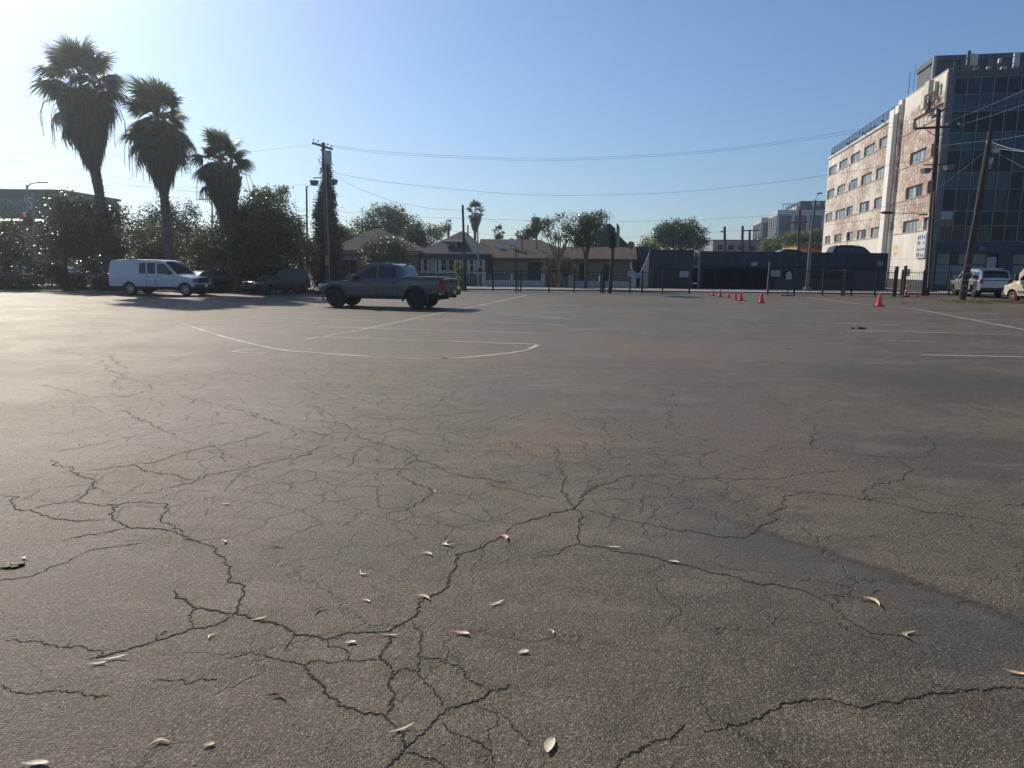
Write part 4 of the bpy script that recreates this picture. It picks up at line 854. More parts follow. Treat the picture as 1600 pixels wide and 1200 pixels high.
for px_, Y_, lab in ((350, 46.6, 'low hedge clump right behind the black sedan'), (395, 46.4, 'hedge clump under the middle of the big dark tree'), (445, 46.8, 'hedge clump behind the dark wagon')):
    tree('bush', lab, 'bush', foot(px_, Y_), [lob(px_, 432, 26, 14, Y_, .6)], 3800, .14, L_BL, trunk=0, per=60, spread=.16, fill=.6)
# cypress
cyb = foot(513, 52); cyl = []
for y, r in ((258, 4), (272, 6), (290, 8.5), (305, 11), (320, 13), (338, 15), (352, 18), (365, 21), (380, 22), (395, 23), (410, 24), (425, 24), (440, 23)):
    cyl.append(lob(510 + (y - 262) * .012 + random.uniform(-1.5, 1.5), y, r, 11, 52, 1.0))
cyl += [lob(496, 336, 5, 9, 52), lob(500, 320, 4, 8, 52)]
tree('cypress', 'tall narrow dark cypress behind the power pole', 'tree', cyb, cyl, 52000, .16, L_CY, trunk=.2, per=150, spread=.13, fill=.6, flat=1.6)
# --- trees of the middle distance
T('broadleaf_tree', 'wide olive tree behind the brown house', 'tree', 600, 88, [(598, 345, 30, 22), (575, 358, 24, 18), (625, 358, 26, 24), (605, 370, 50, 22), (612, 335, 16, 10)], 15000, .28, L_MD, trunk=.3, spread=.4)
T('broadleaf_tree', 'dark round tree between brown house and grey bungalow', 'tree', 648, 80, [(648, 362, 14, 13), (655, 372, 12, 14), (642, 378, 18, 14)], 6000, .22, L_DK, trunk=.2)
T('broadleaf_tree', 'dense bush-like tree in front of the brown house, above the truck cab', 'tree', 600, 58, [(590, 388, 22, 16), (615, 388, 22, 18), (600, 402, 36, 16), (632, 400, 16, 16)], 10000, .16, L_DK, trunk=.15)
T('broadleaf_tree', 'airy pale green tree left of the bungalow roof', 'tree', 680, 92, [(675, 362, 8, 12), (690, 365, 12, 10), (668, 372, 10, 12), (660, 385, 14, 12)], 3200, .26, L_LT, trunk=.12, per=14)
T('broadleaf_tree', 'small bright tree between the cypress and the brown house', 'tree', 545, 80, [(540, 368, 14, 12), (552, 372, 8, 8), (534, 362, 6, 6)], 3200, .24, L_LT, trunk=.12)
T('sapling', 'thin leafy sapling beside the truck tailgate', 'plant', 717, 51.5, [(717, 432, 6, 22), (716, 418, 4, 10), (720, 445, 5, 10)], 1100, .13, L_LT, trunk=.03, spread=.1, per=40)
T('broadleaf_tree', 'sparse crooked pink-flowering tree before the tan house', 'tree', 872, 58.5, [(862, 352, 16, 14), (885, 350, 18, 13), (875, 368, 26, 10), (895, 362, 12, 12), (850, 355, 10, 10)], 2400, .17, L_MD, trunk=.12, per=10, tops=10, fork=1.6, bark=BARKL, spread=.25)
T('broadleaf_tree', 'upright green street tree with forked trunk before the tan house', 'tree', 915, 57.5, [(912, 355, 15, 16), (905, 372, 14, 12), (922, 368, 12, 14), (930, 350, 8, 12)], 5200, .16, L_MD, trunk=.14, per=22, tops=7, fork=2.3)
T('broadleaf_tree', 'dark round tree behind the tan house roof', 'tree', 930, 78, [(915, 345, 14, 8), (925, 348, 14, 10), (941, 343, 8, 10)], 3600, .22, L_DK, trunk=.2)
T('palm_like_tree', 'wispy grey-green tree over the ridge of the tan house', 'tree', 822, 80, [(820, 370, 12, 10), (836, 350, 7, 8), (833, 362, 7, 10)], 1500, .3, L_BL, trunk=.12, per=12)
T('dark_shrub', 'dark reddish shrub against the tan house wall', 'shrub', 875, 60, [(880, 410, 15, 10), (872, 425, 20, 14), (858, 405, 6, 14)], 3200, .14, L_BR, trunk=.06)
T('broadleaf_tree', 'big round green tree rising behind the left half of the garage', 'tree', 1060, 100, [(1050, 362, 26, 16), (1075, 362, 24, 15), (1060, 375, 36, 14), (1092, 378, 14, 10), (1030, 372, 10, 12)], 14000, .3, L_MD, trunk=.3, spread=.35, fill=.4)
T('broadleaf_tree', 'small yellow-green tree at the left corner of the garage', 'tree', 1012, 75, [(1012, 382, 9, 8), (1020, 388, 8, 7), (1008, 395, 6, 8)], 2000, .2, L_LT, trunk=.1)
T('broadleaf_tree', 'broad sunlit green tree below the far office towers', 'tree', 1235, 125, [(1215, 380, 18, 9), (1240, 376, 20, 10), (1262, 374, 18, 10), (1278, 372, 12, 11), (1235, 386, 45, 9), (1200, 385, 12, 6)], 13000, .36, L_LT, trunk=.3, spread=.4)
T('far_tree', 'dark far treetop below the smaller glass tower', 'tree', 1195, 190, [(1192, 376, 12, 5), (1200, 380, 12, 5)], 1500, .5, L_MD, trunk=.3)
# far belt of trees that reads as one mass
far = []
for px_ in range(-60, 1300, 16):
    h = 6 + 4 * math.sin(px_ * .07) + random.uniform(-3, 3) + (8 if px_ < 540 else 0); far.append(lob(px_, 405 - h * .3, 14, 8 + h, 150 + random.uniform(-10, 10)))
C = clumps(far, 5, .3); V, Fq = leaves(C, 24000, .7, .7)
fb = npmesh('distant_trees', V, Fq, L_MD); tag(fb, 'hazy belt of distant treetops behind the houses', 'trees', kind='stuff')
# weeds at the foot of fence and pole
V, Fq = leaves(np.array([[gnd(1500 + random.uniform(5, 110), 471 + random.uniform(-1.0, 3.5)).x, gnd(1500, 471 + random.uniform(-1, 3)).y, .04] for _ in range(160)]), 3500, .10, .10, flat=.3)
V[:, 2] = np.abs(V[:, 2]); tag(npmesh('dry_weeds', V, Fq, leafmat('straw', (.22, .18, .09), (.12, .13, .05), .8, .2)), 'dry weeds and litter at the foot of the leaning pole', 'weeds', kind='stuff')
V, Fq = leaves(np.array([[foot(random.uniform(-60, 480), 43.5).x, random.uniform(44.9, 46.6), .05] for _ in range(900)]), 16000, .14, .13, flat=.5)
V[:, 2] = np.abs(V[:, 2]); tag(npmesh('undergrowth', V, Fq, leafmat('undergrowth_leaf', (.05, .06, .028), (.12, .10, .05), .7, .2)), 'low tangled undergrowth along the left edge of the lot', 'undergrowth', kind='stuff')
# --- fan palms
P_G = leafmat('palm_green', (.065, .090, .050), (.115, .145, .080), .42, .45); P_D = leafmat('palm_dead', (.15, .13, .10), (.22, .19, .15), .8, .42)
PTR = M('palm_trunk', (.13, .11, .09), .9, var=.35, scale=3, bump=1.0, bscale=9, stretch=(1, 1, 4))
def frond_mesh(name, mat, droop, seg=34, R=1.15, stem=1.15, sag=.5, seed=0):
    rr = random.Random(seed); mb = MB(); e = Vector((stem, 0, 0))
    pts = [Vector((stem * t, 0, -sag * .25 * t * t * stem)) for t in (0, .33, .66, 1)]; mb.tube(pts, [.035, .03, .024, .018], 4); c = pts[-1]
    for i in range(seg):
        a = math.radians(-118 + 236 * i / (seg - 1)) + rr.uniform(-.03, .03); L = R * (1 - .25 * abs(a) / 2.1) * rr.uniform(.85, 1.08); w_ = .045
        d = Vector((math.cos(a), math.sin(a), 0)); s = Vector((-d.y, d.x, 0)); P = []
        fold = .12 * math.sin(abs(a)) 
        for k, t in enumerate((0.02, .35, .62, .82, 1.0)):
            dz = -droop * (max(0, t - .35) ** 1.6) * L * 1.3 * rr.uniform(.8, 1.2) - fold * t * .3
            q = c + d * (L * t * (1 - .25 * droop * max(0, t - .5))) + Vector((0, 0, dz)); ww = w_ * (.25, 1, .9, .55, .08)[k]
            P += [q + s * ww, q - s * ww]
        mb.add(P, [(2 * k, 2 * k + 1, 2 * k + 3, 2 * k + 2) for k in range(4)])
    me = bpy.data.meshes.new(name); me.from_pydata(mb.v, [], mb.f); me.materials.append(mat); return me
FV = [frond_mesh('frond', P_G, d, seed=i, sag=s) for i, (d, s) in enumerate(((.5, .3), (.8, .6), (1.1, .8), (.9, 1.0)))]
def add_palm(label, Y, crown_px, wid_px, top_y, skirt_y, tw, base_px, n_fr=46, skirt_n=1500, group=None, skirt_w=.62, big=True):
    """crown_px = crown centre in the photo, wid_px = crown width, skirt_y = lower tip of the dead skirt"""
    k = Y / FPX * .985; cc = at(*crown_px, Y); base = foot(base_px, Y); t = thing('fan_palm', label, 'palm tree', base, 0, group)
    c = cc - base; R = wid_px * k / 2; ztop = at(crown_px[0], top_y, Y).z; zsk = at(crown_px[0], skirt_y, Y).z
    s = R / 2.0
    heart = c + Vector((0, 0, -.05 * R))
    # trunk follows the line from foot to heart
    pts = chain([Vector((0, 0, -.1)), Vector((c.x * .25, 0, heart.z * .35)), Vector((c.x * .7, 0, heart.z * .72)), heart], .5); r0 = tw * k / 2
    mb = MB(); mb.tube(pts, [r0 * (1.35 - .35 * min(1, i / 4)) * (1 + .05 * math.sin(i * 2.1)) for i in range(len(pts))], 12)
    zs = zsk
    for i in range(260 if big else 0):      # old leaf boots roughen the trunk
        t_ = random.random(); j = min(len(pts) - 2, int(t_ * (len(pts) - 1))); p = pts[j].lerp(pts[j + 1], random.random()); a = random.random() * 6.28; d = Vector((math.cos(a), math.sin(a), 0))
        mb.bar(p + d * r0 * .92, p + d * r0 * 1.18 + Vector((0, 0, .12)), .07, .03)
    mb.build('trunk', PTR, t, smooth=50)
    for i in range(n_fr):
        f = (i + .5) / n_fr; elev = math.radians(86 - 138 * f ** .85 + random.uniform(-16, 16)); azm = i * 2.39996 + random.uniform(-.3, .3)
        o = bpy.data.objects.new('frond', FV[0 if f < .3 else 1 if f < .6 else random.choice((2, 3))]); COL.objects.link(o); o.parent = t
        zoff = (ztop - cc.z) * .0
        sc = s * random.choice((random.uniform(.66, .85), random.uniform(.85, 1.08))) * (.9 if f < .12 else 1)
        o.location = heart + Vector((0, 0, (.36 - .70 * f) * R)); o.rotation_euler = (random.uniform(-.35, .35), -elev, azm); o.rotation_mode = 'XYZ'
        m_ = Matrix.Rotation(azm, 4, 'Z') @ Matrix.Rotation(-elev, 4, 'Y') @ Matrix.Rotation(random.uniform(-.5, .5), 4, 'X'); o.rotation_euler = m_.to_euler(); o.scale = (sc,) * 3
    # dead skirt: hanging strips in a tapering cone round the trunk
    zt = heart.z + .22 * R; H = zt - zsk; n = skirt_n; V = []; Fq = []; 
    tt = RNG.random(n) ** .9; ang = RNG.random(n) * 6.283
    for j in range(n):
        u = tt[j]; rr = (skirt_w * R * min(1, .25 + u * 3.6) * (1 - u) ** .7 + r0 * 1.25) * random.uniform(.45, 1.05); x0, y0 = math.cos(ang[j]) * rr, math.sin(ang[j]) * rr
        f = u * .86 + random.uniform(0, .16) * (1 - u); axis_p = heart.lerp(Vector((c.x * .72, 0, heart.z * .72)), min(1, (f * H) / (heart.z * .28 + 1e-6))); z0 = zt - f * H; L = random.uniform(.5, 1.3) * s * (.8 if rr > .4 * R else 1)
        w_ = random.uniform(.02, .06) * s * 1.1; sa = random.random() * 3.14; sx, sy = math.cos(sa) * w_, math.sin(sa) * w_; ox, oy = random.gauss(0, .08) * s, random.gauss(0, .08) * s
        b0 = len(V)
        for q, (fx, wz) in enumerate(((.0, .6), (.45, 1), (1.0, .12))):
            zz = z0 - L * fx; inn = 1 - .28 * fx
            V += [(axis_p.x + x0 * inn + ox * fx + sx * wz, axis_p.y + y0 * inn + oy * fx + sy * wz, zz), (axis_p.x + x0 * inn + ox * fx - sx * wz, axis_p.y + y0 * inn + oy * fx - sy * wz, zz)]
        Fq += [(b0, b0 + 1, b0 + 3, b0 + 2), (b0 + 2, b0 + 3, b0 + 5, b0 + 4)]
    o = npmesh('dead_frond_skirt', np.array(V), np.array(Fq), P_D, t); o['kind'] = 'stuff'
    # a few long stray hanging stems
    mb = MB()
    for j in range(14 if big else 0):
        a = random.random() * 6.28; rr = R * random.uniform(.6, .95); p = heart + Vector((math.cos(a) * rr, math.sin(a) * rr, -.5 * R)); q = p + Vector((math.cos(a) * .2, math.sin(a) * .2, -R * random.uniform(.4, .9)))
        mb.tube(chain([heart + Vector((0, 0, -.1 * R)), p + Vector((0, 0, .3)), q], .6), .018, 4)
    if mb.v: mb.build('seed_stalks', P_D, t)
    return t
add_palm('tallest fan palm, leftmost of the three big palms', 45.5, (128, 140), 128, 55, 248, 14, 176, n_fr=78, skirt_n=3600, skirt_w=.52)
add_palm('middle one of the three big fan palms', 46.5, (247, 195), 116, 117, 284, 13, 268, n_fr=72, skirt_n=3400, skirt_w=.50)
add_palm('shortest of the three big fan palms, rising out of the dark round tree', 45.5, (345, 255), 92, 198, 338, 16, 368, n_fr=60, skirt_n=2600, skirt_w=.50)
add_palm('slender fan palm rising behind the grey bungalow roof', 92, (743, 332), 33, 310, 361, 4.2, 741, n_fr=30, skirt_n=500, big=False)
add_palm('tiny fan palm left of the bungalow ridge', 110, (701, 350), 15, 341, 368, 3.4, 700, n_fr=20, skirt_n=160, big=False)
add_palm('low round fan palm over the ridge of the tan house', 100, (779, 364), 23, 352, 373, 4, 779, n_fr=26, skirt_n=120, big=False)
add_palm('fan palm crown sticking out of the olive tree behind the brown house', 95, (628, 336), 20, 324, 352, 4, 627, n_fr=24, skirt_n=160, big=False)
add_palm('half-hidden ragged palm beside the pink-flowering tree', 90, (838, 348), 18, 338, 362, 3.6, 838, n_fr=16, skirt_n=120, big=False)
# ================================================================== VEHICLES
TYRE = M('tyre_rubber', (.014, .014, .014), .8, var=.2, scale=8); DARKP = M('black_plastic', (.014, .015, .016), .55, var=.15); CHROME = M('chrome', (.55, .55, .56), .15, metal=1, var=.03)
RIMD = M('rim_dark', (.03, .03, .032), .3, metal=.7, var=.1); RIMS = M('rim_silver', (.45, .46, .47), .3, metal=.8, var=.05); REDL = M('red_lens', (.26, .012, .014), .2, var=.1); CLRL = M('clear_lens', (.38, .40, .42), .12, var=.1, spec=.8)
CGL = M('car_glass', (.012, .016, .020), .05, spec=.7, var=.05); PLATE = M('number_plate', (.55, .55, .52), .5); UNDER = M('underbody', (.008, .008, .008), .9)
def interp(tab, x):
    if x <= tab[0][0]: return tab[0][1]
    for (a, b), (c, d) in zip(tab, tab[1:]):
        if x <= c:
            t = (x - a) / (c - a) if c > a else 1; return b + (d - b) * t
    return tab[-1][1]
def smooth_tab(tab, x, h=.07):
    return (interp(tab, x - h) + 2 * interp(tab, x) + interp(tab, x + h)) / 4
def shell(mb, xs, bot, top, hw, nz=8, ny=6, crown=.03):
    rings = []
    for x in xs:
        b, t = bot(x), top(x); R = []
        for k in range(nz + 1):
            z = b + (t - b) * k / nz; R.append((x, -hw(x, z, b, t), z))
        yt = hw(x, t, b, t)
        for j in range(1, ny):
            s = -1 + 2 * j / ny; R.append((x, s * yt, t + crown * (1 - s * s)))
        for k in range(nz, -1, -1):
            z = b + (t - b) * k / nz; R.append((x, hw(x, z, b, t), z))
        rings.append(R)
    m = len(rings[0]); vs = [p for R in rings for p in R]; fs = []
    for i in range(len(rings) - 1):
        for k in range(m):
            a = i * m + k; b = i * m + (k + 1) % m; fs.append((a, b, b + m, a + m))
    fs.append(tuple(range(m))); fs.append(tuple(range(len(vs) - m, len(vs)))); mb.add(vs, fs)
def make_car(name, label, cat, S, rw, fwp, side, group=None):
    """S = proportions in metres; rw, fwp = ground points under the two near wheels; side = +1 when the left side is the near one"""
    rw, fwp = Vector(rw), Vector(fwp); d = fwp - rw; k = d.length / (S['xf'] - S['xr']); hd = math.atan2(d.y, d.x)
    u = d.normalized(); left = Vector((-u.y, u.x, 0)); org = rw - u * S['xr'] * k - left * side * S['tw'] / 2 * k; org.z = 0
    t = thing(name, label, cat, org, hd, group); hs = S.get('hs', 1.0); K = lambda p: (p[0] * k, p[1] * k, p[2] * k * hs)
    W2, L, sill, ra, rt = S['W'] / 2, S['L'], S['sill'], S['ra'], S['rt']
    def fin(mb, nm, mat, par=t, **kw):
        mb.v = [K(p) for p in mb.v]; return mb.build(nm, mat, par, **kw)
    def bot(x):
        z = interp(S.get('bot', [(0, sill + .06), (.25, sill), (L - .25, sill), (L, sill + .06)]), x)
        for xw in (S['xr'], S['xf']):
            if abs(x - xw) < ra: z = max(z, rt + math.sqrt(max(0, ra * ra - (x - xw) ** 2)))
        return z
    top = lambda x: max(smooth_tab(S['top'], x), bot(x) + .05)
    taper = S.get('taper', [(0, .90), (.12, .97), (.5, 1), (L - .9, 1), (L - .35, .95), (L - .1, .84), (L, .74)])
    def hw(x, z, b, tp):
        f = (z - S['zmid']) / .5; bulge = 1 - .035 * f * f - (.05 if z > tp - .06 else 0); return W2 * interp(taper, x) * bulge
    xs = sorted({0, .04, .1, .18, L - .18, L - .1, L - .04, L, *[L * i / 44 for i in range(45)], *[xw + ra * math.cos(a * math.pi / 12) * sg for xw in (S['xr'], S['xf']) for a in range(0, 7) for sg in (1, -1)], *[xw + (ra + .012) * sg for xw in (S['xr'], S['xf']) for sg in (1, -1)]})
    xs = [x for x in xs if 0 <= x <= L]; xs2 = [xs[0]]
    for x in xs[1:]:
        if x - xs2[-1] > .008: xs2.append(x)
    mb = MB(); shell(mb, xs2, bot, top, hw, crown=S.get('crown', .03)); fin(mb, 'body', S['paint'], smooth=32)
    # cabin
    gb = lambda x: smooth_tab(S['top'], x) - .03; rf = S['roof']; gx0_, gx1_ = rf[0][0], rf[-1][0]
    gt = lambda x: max(smooth_tab(rf, x, .05) if .06 < x - gx0_ and x < gx1_ - .06 else interp(rf, x), gb(x) + .02)
    tum = S.get('tum', .24)
    ghw = lambda x, z, b=0, tp=0: W2 * .955 * min(1, interp(taper, x) + .02) - max(0, z - S['belt']) * tum
    gxs = sorted({*[gx0_ + (gx1_ - gx0_) * i / 34 for i in range(35)]}); mb = MB(); shell(mb, gxs, gb, gt, ghw, nz=5, ny=8, crown=.035); fin(mb, 'cabin', S['paint'], smooth=30)
    # side windows
    for w_ in S['win']:
        for sg in (1, -1):
            P = [(x, sg * (ghw(x, z) + .006), z) for x, z in w_]; mb = MB(); mb.poly(P, (0, -sg * .003, 0)); fin(mb, 'side_window', S.get('glass', CGL))
    for nm, (xa, xb, mg) in (('windscreen', S['ws']), ('rear_window', S['rws'])):
        if xa is None: continue
        mb = MB(); n, m_ = 6, 8; vs = []
        for i in range(n + 1):
            x = xa + (xb - xa) * i / n; z = gt(x); y = ghw(x, z) - mg
            for j in range(m_ + 1):
                s_ = -1 + 2 * j / m_; sx = s_ * y / ghw(x, z); dx_ = .012 if nm == 'windscreen' else -.012; vs.append((x + dx_, s_ * y, z + .035 * (1 - sx * sx) + .008))
        mb.add(vs, [(i * (m_ + 1) + j, i * (m_ + 1) + j + 1, (i + 1) * (m_ + 1) + j + 1, (i + 1) * (m_ + 1) + j) for i in range(n) for j in range(m_)]); fin(mb, nm, S.get('wglass', CGL), smooth=60)
    # doors: raised panels with gaps, handles
    for (a, b, c, e, hx_) in S['doors']:
        for sg in (1, -1):
            mb = MB(); nx, nz_ = 4, 6; vs = []
            for i in range(nx + 1):
                for j in range(nz_ + 1):
                    x = a + (b - a) * i / nx; z = c + (e - c) * j / nz_; vs.append((x, sg * (hw(x, z, sill, top(x)) + .007), z))
            mb.add(vs, [(i * (nz_ + 1) + j, i * (nz_ + 1) + j + 1, (i + 1) * (nz_ + 1) + j + 1, (i + 1) * (nz_ + 1) + j) for i in range(nx) for j in range(nz_)])
            dr = fin(mb, 'door', S['paint'], smooth=40)
            sm = MB()
            for x in (a, b): sm.add([(x + dd, sg * (hw(x, z, sill, top(x)) + .010), z) for z in (c, (c + e) / 2, e) for dd in (-.009, .009)], [(0, 1, 3, 2), (2, 3, 5, 4)])
            fin(sm, 'seam', UNDER, dr)
            if hx_: mb = MB(); mb.box((hx_, sg * (hw(hx_, e - .12, sill, top(hx_)) + .025), e - .12), (.2, .03, .035)); fin(mb, 'handle', S.get('handle', S['paint']), dr, bevel=.006 * k)
    # flares, sill, underbody
    if S.get('flare'):
        for xw in (S['xr'], S['xf']):
            for sg in (1, -1):
                mb = MB(); vs = []; nn = 14
                for i in range(nn + 1):
                    a = math.pi * (-.06 + 1.12 * i / nn)
                    for r_, o_ in ((ra - .005, .0), (ra + .0, .055), (ra + S['flare'], .035), (ra + S['flare'] + .015, -.01)):
                        x = xw + r_ * math.cos(a); z = rt + r_ * math.sin(a); vs.append((x, sg * (hw(x, max(z, sill), sill, 9) + o_), z))
                mb.add(vs, [(4 * i + j, 4 * i + j + 1, 4 * i + j + 5, 4 * i + j + 4) for i in range(nn) for j in range(3)]); fin(mb, 'wheel_flare', S['flare_mat'], smooth=50)
    mb = MB(); mb.span((.3, -W2 * .80, sill - .13), (L - .35, W2 * .80, sill + .02))
    for xw in (S['xr'], S['xf']): mb.span((xw - ra - .05, -W2 * .55, sill - .08), (xw + ra + .05, W2 * .55, rt + ra + .03)); mb.tube([(xw, -W2 * .7, rt), (xw, W2 * .7, rt)], .06, 8)
    fin(mb, 'underbody', UNDER)
    if S.get('step'): 
        for sg in (1, -1): mb = MB(); mb.box(((S['xr'] + S['xf']) / 2, sg * W2 * .97, sill - .05), (S['xf'] - S['xr'] - 2 * ra - .1, .14, .06)); fin(mb, 'side_step', DARKP, bevel=.01)
    # wheels
    for xw in (S['xr'], S['xf']):
        for sg in (1, -1):
            mb = MB(); y = sg * S['tw'] / 2; wd = S.get('tyw', .24); yi = y - sg * wd
            pr = [(rt * .66, 0), (rt * .90, 0.004), (rt * .975, .03), (rt, .07), (rt, wd - .07), (rt * .975, wd - .03), (rt * .9, wd), (rt * .66, wd)]
            mb.lathe((xw, y, rt), [(r_, -sg * h_) for r_, h_ in pr], 28, axis='y'); wheel = fin(mb, 'wheel', TYRE, smooth=50)
            mb = MB(); rr = rt * .67; mb.lathe((xw, y, rt), [(rr, -sg * .0), (rr * .96, -sg * .01), (rr * .92, -sg * .08), (.001, -sg * .09)], 24, axis='y')
            fin(mb, 'rim', UNDER if S.get('spokes') else S['rim'], wheel, smooth=40)
            mb = MB(); ns = S.get('spokes') or 8
            for i in range(ns):
                a = 2 * math.pi * i / ns + .3; c_, s__ = math.cos(a), math.sin(a); mb.bar((xw + c_ * rr * .18, y - sg * .015, rt + s__ * rr * .18), (xw + c_ * rr * .93, y - sg * .012, rt + s__ * rr * .93), .03, rr * .16, up=(-s__, 0, c_))
            mb.lathe((xw, y, rt), [(rr * 1.0, -sg * .02), (rr * 1.0, sg * .006), (rr * .92, sg * .006), (rr * .90, -sg * .03)], 24, axis='y'); mb.lathe((xw, y, rt), [(rr * .26, -sg * .05), (rr * .24, 0), (.001, sg * .004)], 12, axis='y')
            fin(mb, 'spokes', S['rim'], wheel)
    # fittings given as boxes: (name, material, centre, size, mirrored)
    for (nm, mt, c_, sz, mir) in S['fit']:
        for sg in ((1, -1) if mir else (1,)):
            mb = MB(); mb.box((c_[0], c_[1] * sg, c_[2]), sz); fin(mb, nm, mt, bevel=min(sz) * .22 * k)
    return t, k, fin, ghw, gt
def carpaint(name, col, rough=.28, metal=.35): return M(name, col, rough, metal=metal, var=.05, scale=1.0, coat=.5)
# --- grey pickup
GP_ = carpaint('truck_grey', (.090, .098, .110), .26, .25)
PU = dict(L=5.37, hs=.95, W=1.86, xr=1.16, xf=4.56, sill=.52, ra=.475, rt=.415, tw=1.66, tyw=.26, zmid=.95, belt=1.16, paint=GP_, rim=RIMD, spokes=12, crown=.025, flare=.07, flare_mat=M('flare_grey', (.018, .022, .028), .5),
    bot=[(0, .72), (.12, .68), (.7, .60), (.9, .52), (4.9, .52), (5.1, .55), (5.37, .62)],
    top=[(0, 1.22), (.04, 1.27), (1.60, 1.27), (1.70, 1.22), (1.9, 1.18), (3.75, 1.14), (4.2, 1.12), (4.8, 1.06), (5.1, 1.0), (5.28, .93), (5.37, .82)],
    roof=[(1.62, 1.27), (1.70, 1.50), (1.78, 1.74), (1.95, 1.80), (2.5, 1.845), (2.95, 1.82), (3.25, 1.72), (3.6, 1.48), (4.0, 1.14)],
    win=[[(1.98, 1.25), (1.98, 1.62), (2.10, 1.70), (2.70, 1.735), (2.72, 1.24)], [(2.80, 1.24), (2.78, 1.735), (3.02, 1.70), (3.25, 1.60), (3.68, 1.27), (3.68, 1.22)]], ws=(3.12, 3.92, .10), rws=(1.765, 1.64, .12),
    doors=[(1.86, 2.76, .58, 1.20, 2.05), (2.78, 3.80, .58, 1.18, 2.98)], handle=DARKP, step=True,
    taper=[(0, .97), (.06, 1), (4.5, 1), (4.9, .98), (5.15, .93), (5.28, .85), (5.37, .74)],
    fit=[('tail_lamp', REDL, (.09, .86, 1.02), (.22, .16, .42), True), ('head_lamp', CLRL, (5.12, .74, .88), (.34, .26, .15), True), ('grille', DARKP, (5.36, 0, .86), (.05, 1.1, .26), False), ('front_bumper', DARKP, (5.36, 0, .60), (.22, 1.62, .22), False), ('rear_bumper', CHROME if 0 else DARKP, (-.06, 0, .66), (.22, 1.76, .2), False),
         ('tailgate', GP_, (-.012, 0, .98), (.03, 1.42, .50), False), ('tailgate_handle', DARKP, (-.035, 0, 1.14), (.02, .22, .07), False), ('mirror', DARKP, (3.62, 1.02, 1.26), (.16, .22, .22), True), ('tow_hitch', DARKP, (-.14, 0, .52), (.2, .1, .1), False), ('cap_rail', DARKP, (.82, .86, 1.285), (1.5, .07, .03), True), ('bed_cover', DARKP, (.82, 0, 1.305), (1.5, 1.56, .02), False), ('exhaust', DARKP, (.1, -.6, .5), (.3, .09, .09), False), ('brake_light', REDL, (1.80, 0, 1.80), (.04, .26, .04), False), ('number_plate', PLATE, (-.175, 0, .70), (.01, .30, .15), False), ('fog_lamp', CLRL, (5.40, .6, .60), (.08, .14, .1), True), ('roof_rail', GP_, (2.5, .62, 1.85), (1.3, .03, .03), True)])
make_car('pickup_truck', 'dark grey crew-cab pickup truck parked side-on in the middle of the lot', 'pickup truck', PU, Vector((-3.92, 29.4, 0)), Vector((-3.92 - 3.44, 29.4 + .75, 0)), 1)
# --- white van
VW = carpaint('van_white', (.55, .57, .60), .4, 0.0)
VAN = dict(L=5.5, W=2.0, xr=1.35, xf=4.86, sill=.50, ra=.44, rt=.37, tw=1.78, zmid=.95, belt=1.22, paint=VW, rim=RIMS, spokes=8, tum=.12, crown=.03,
    bot=[(0, .58), (.2, .52), (5.2, .52), (5.5, .55)], top=[(0, 1.20), (4.2, 1.22), (4.5, 1.20), (5.0, 1.12), (5.3, 1.05), (5.45, .98), (5.5, .92)],
    taper=[(0, .9), (.08, .97), (.4, 1), (4.9, .99), (5.2, .96), (5.4, .93), (5.5, .9)],
    roof=[(.01, 1.20), (.06, 1.55), (.14, 1.95), (.3, 2.03), (1.5, 2.07), (3.3, 2.05), (3.55, 1.99), (3.85, 1.75), (4.45, 1.22)],
    win=[[(2.02, 1.27), (2.05, 1.88), (2.44, 1.90), (2.44, 1.27)], [(2.53, 1.27), (2.53, 1.90), (3.06, 1.90), (3.06, 1.27)], [(3.18, 1.27), (3.18, 1.88), (3.62, 1.86), (4.12, 1.36), (4.12, 1.27)]], ws=(3.60, 4.40, .09), rws=(None, None, 0),
    doors=[(1.95, 2.48, .62, 1.24, None), (2.50, 3.08, .62, 1.24, 2.62), (3.11, 4.2, .58, 1.22, 3.25)], handle=DARKP,
    fit=[('grille', DARKP, (5.49, 0, .90), (.06, 1.15, .30), False), ('head_lamp', M('head_lamp_dim', (.16, .17, .18), .2), (5.44, .78, .90), (.16, .32, .28), True), ('front_bumper', DARKP, (5.55, 0, .56), (.2, 1.9, .24), False), ('rear_bumper', DARKP, (-.06, 0, .52), (.18, 1.9, .16), False), ('mirror', DARKP, (4.02, 1.12, 1.36), (.12, .2, .26), True), ('number_plate', PLATE, (5.66, 0, .60), (.02, .32, .17), False), ('tail_lamp', REDL, (.02, .88, 1.0), (.06, .12, .5), True), ('wiper', DARKP, (4.38, .2, 1.27), (.05, .7, .03), False), ('side_trim', VW, (2.2, 1.0, .70), (1.1, .02, .05), True)])
rw_ = Vector((-20.75, 39.2, 0)) + Vector((.15, 0, 0)); make_car('cargo_van', 'white cargo van parked at the left edge of the lot under the palms', 'van', VAN, rw_, Vector((-.4500 * 38.75, 38.75, 0)), -1)
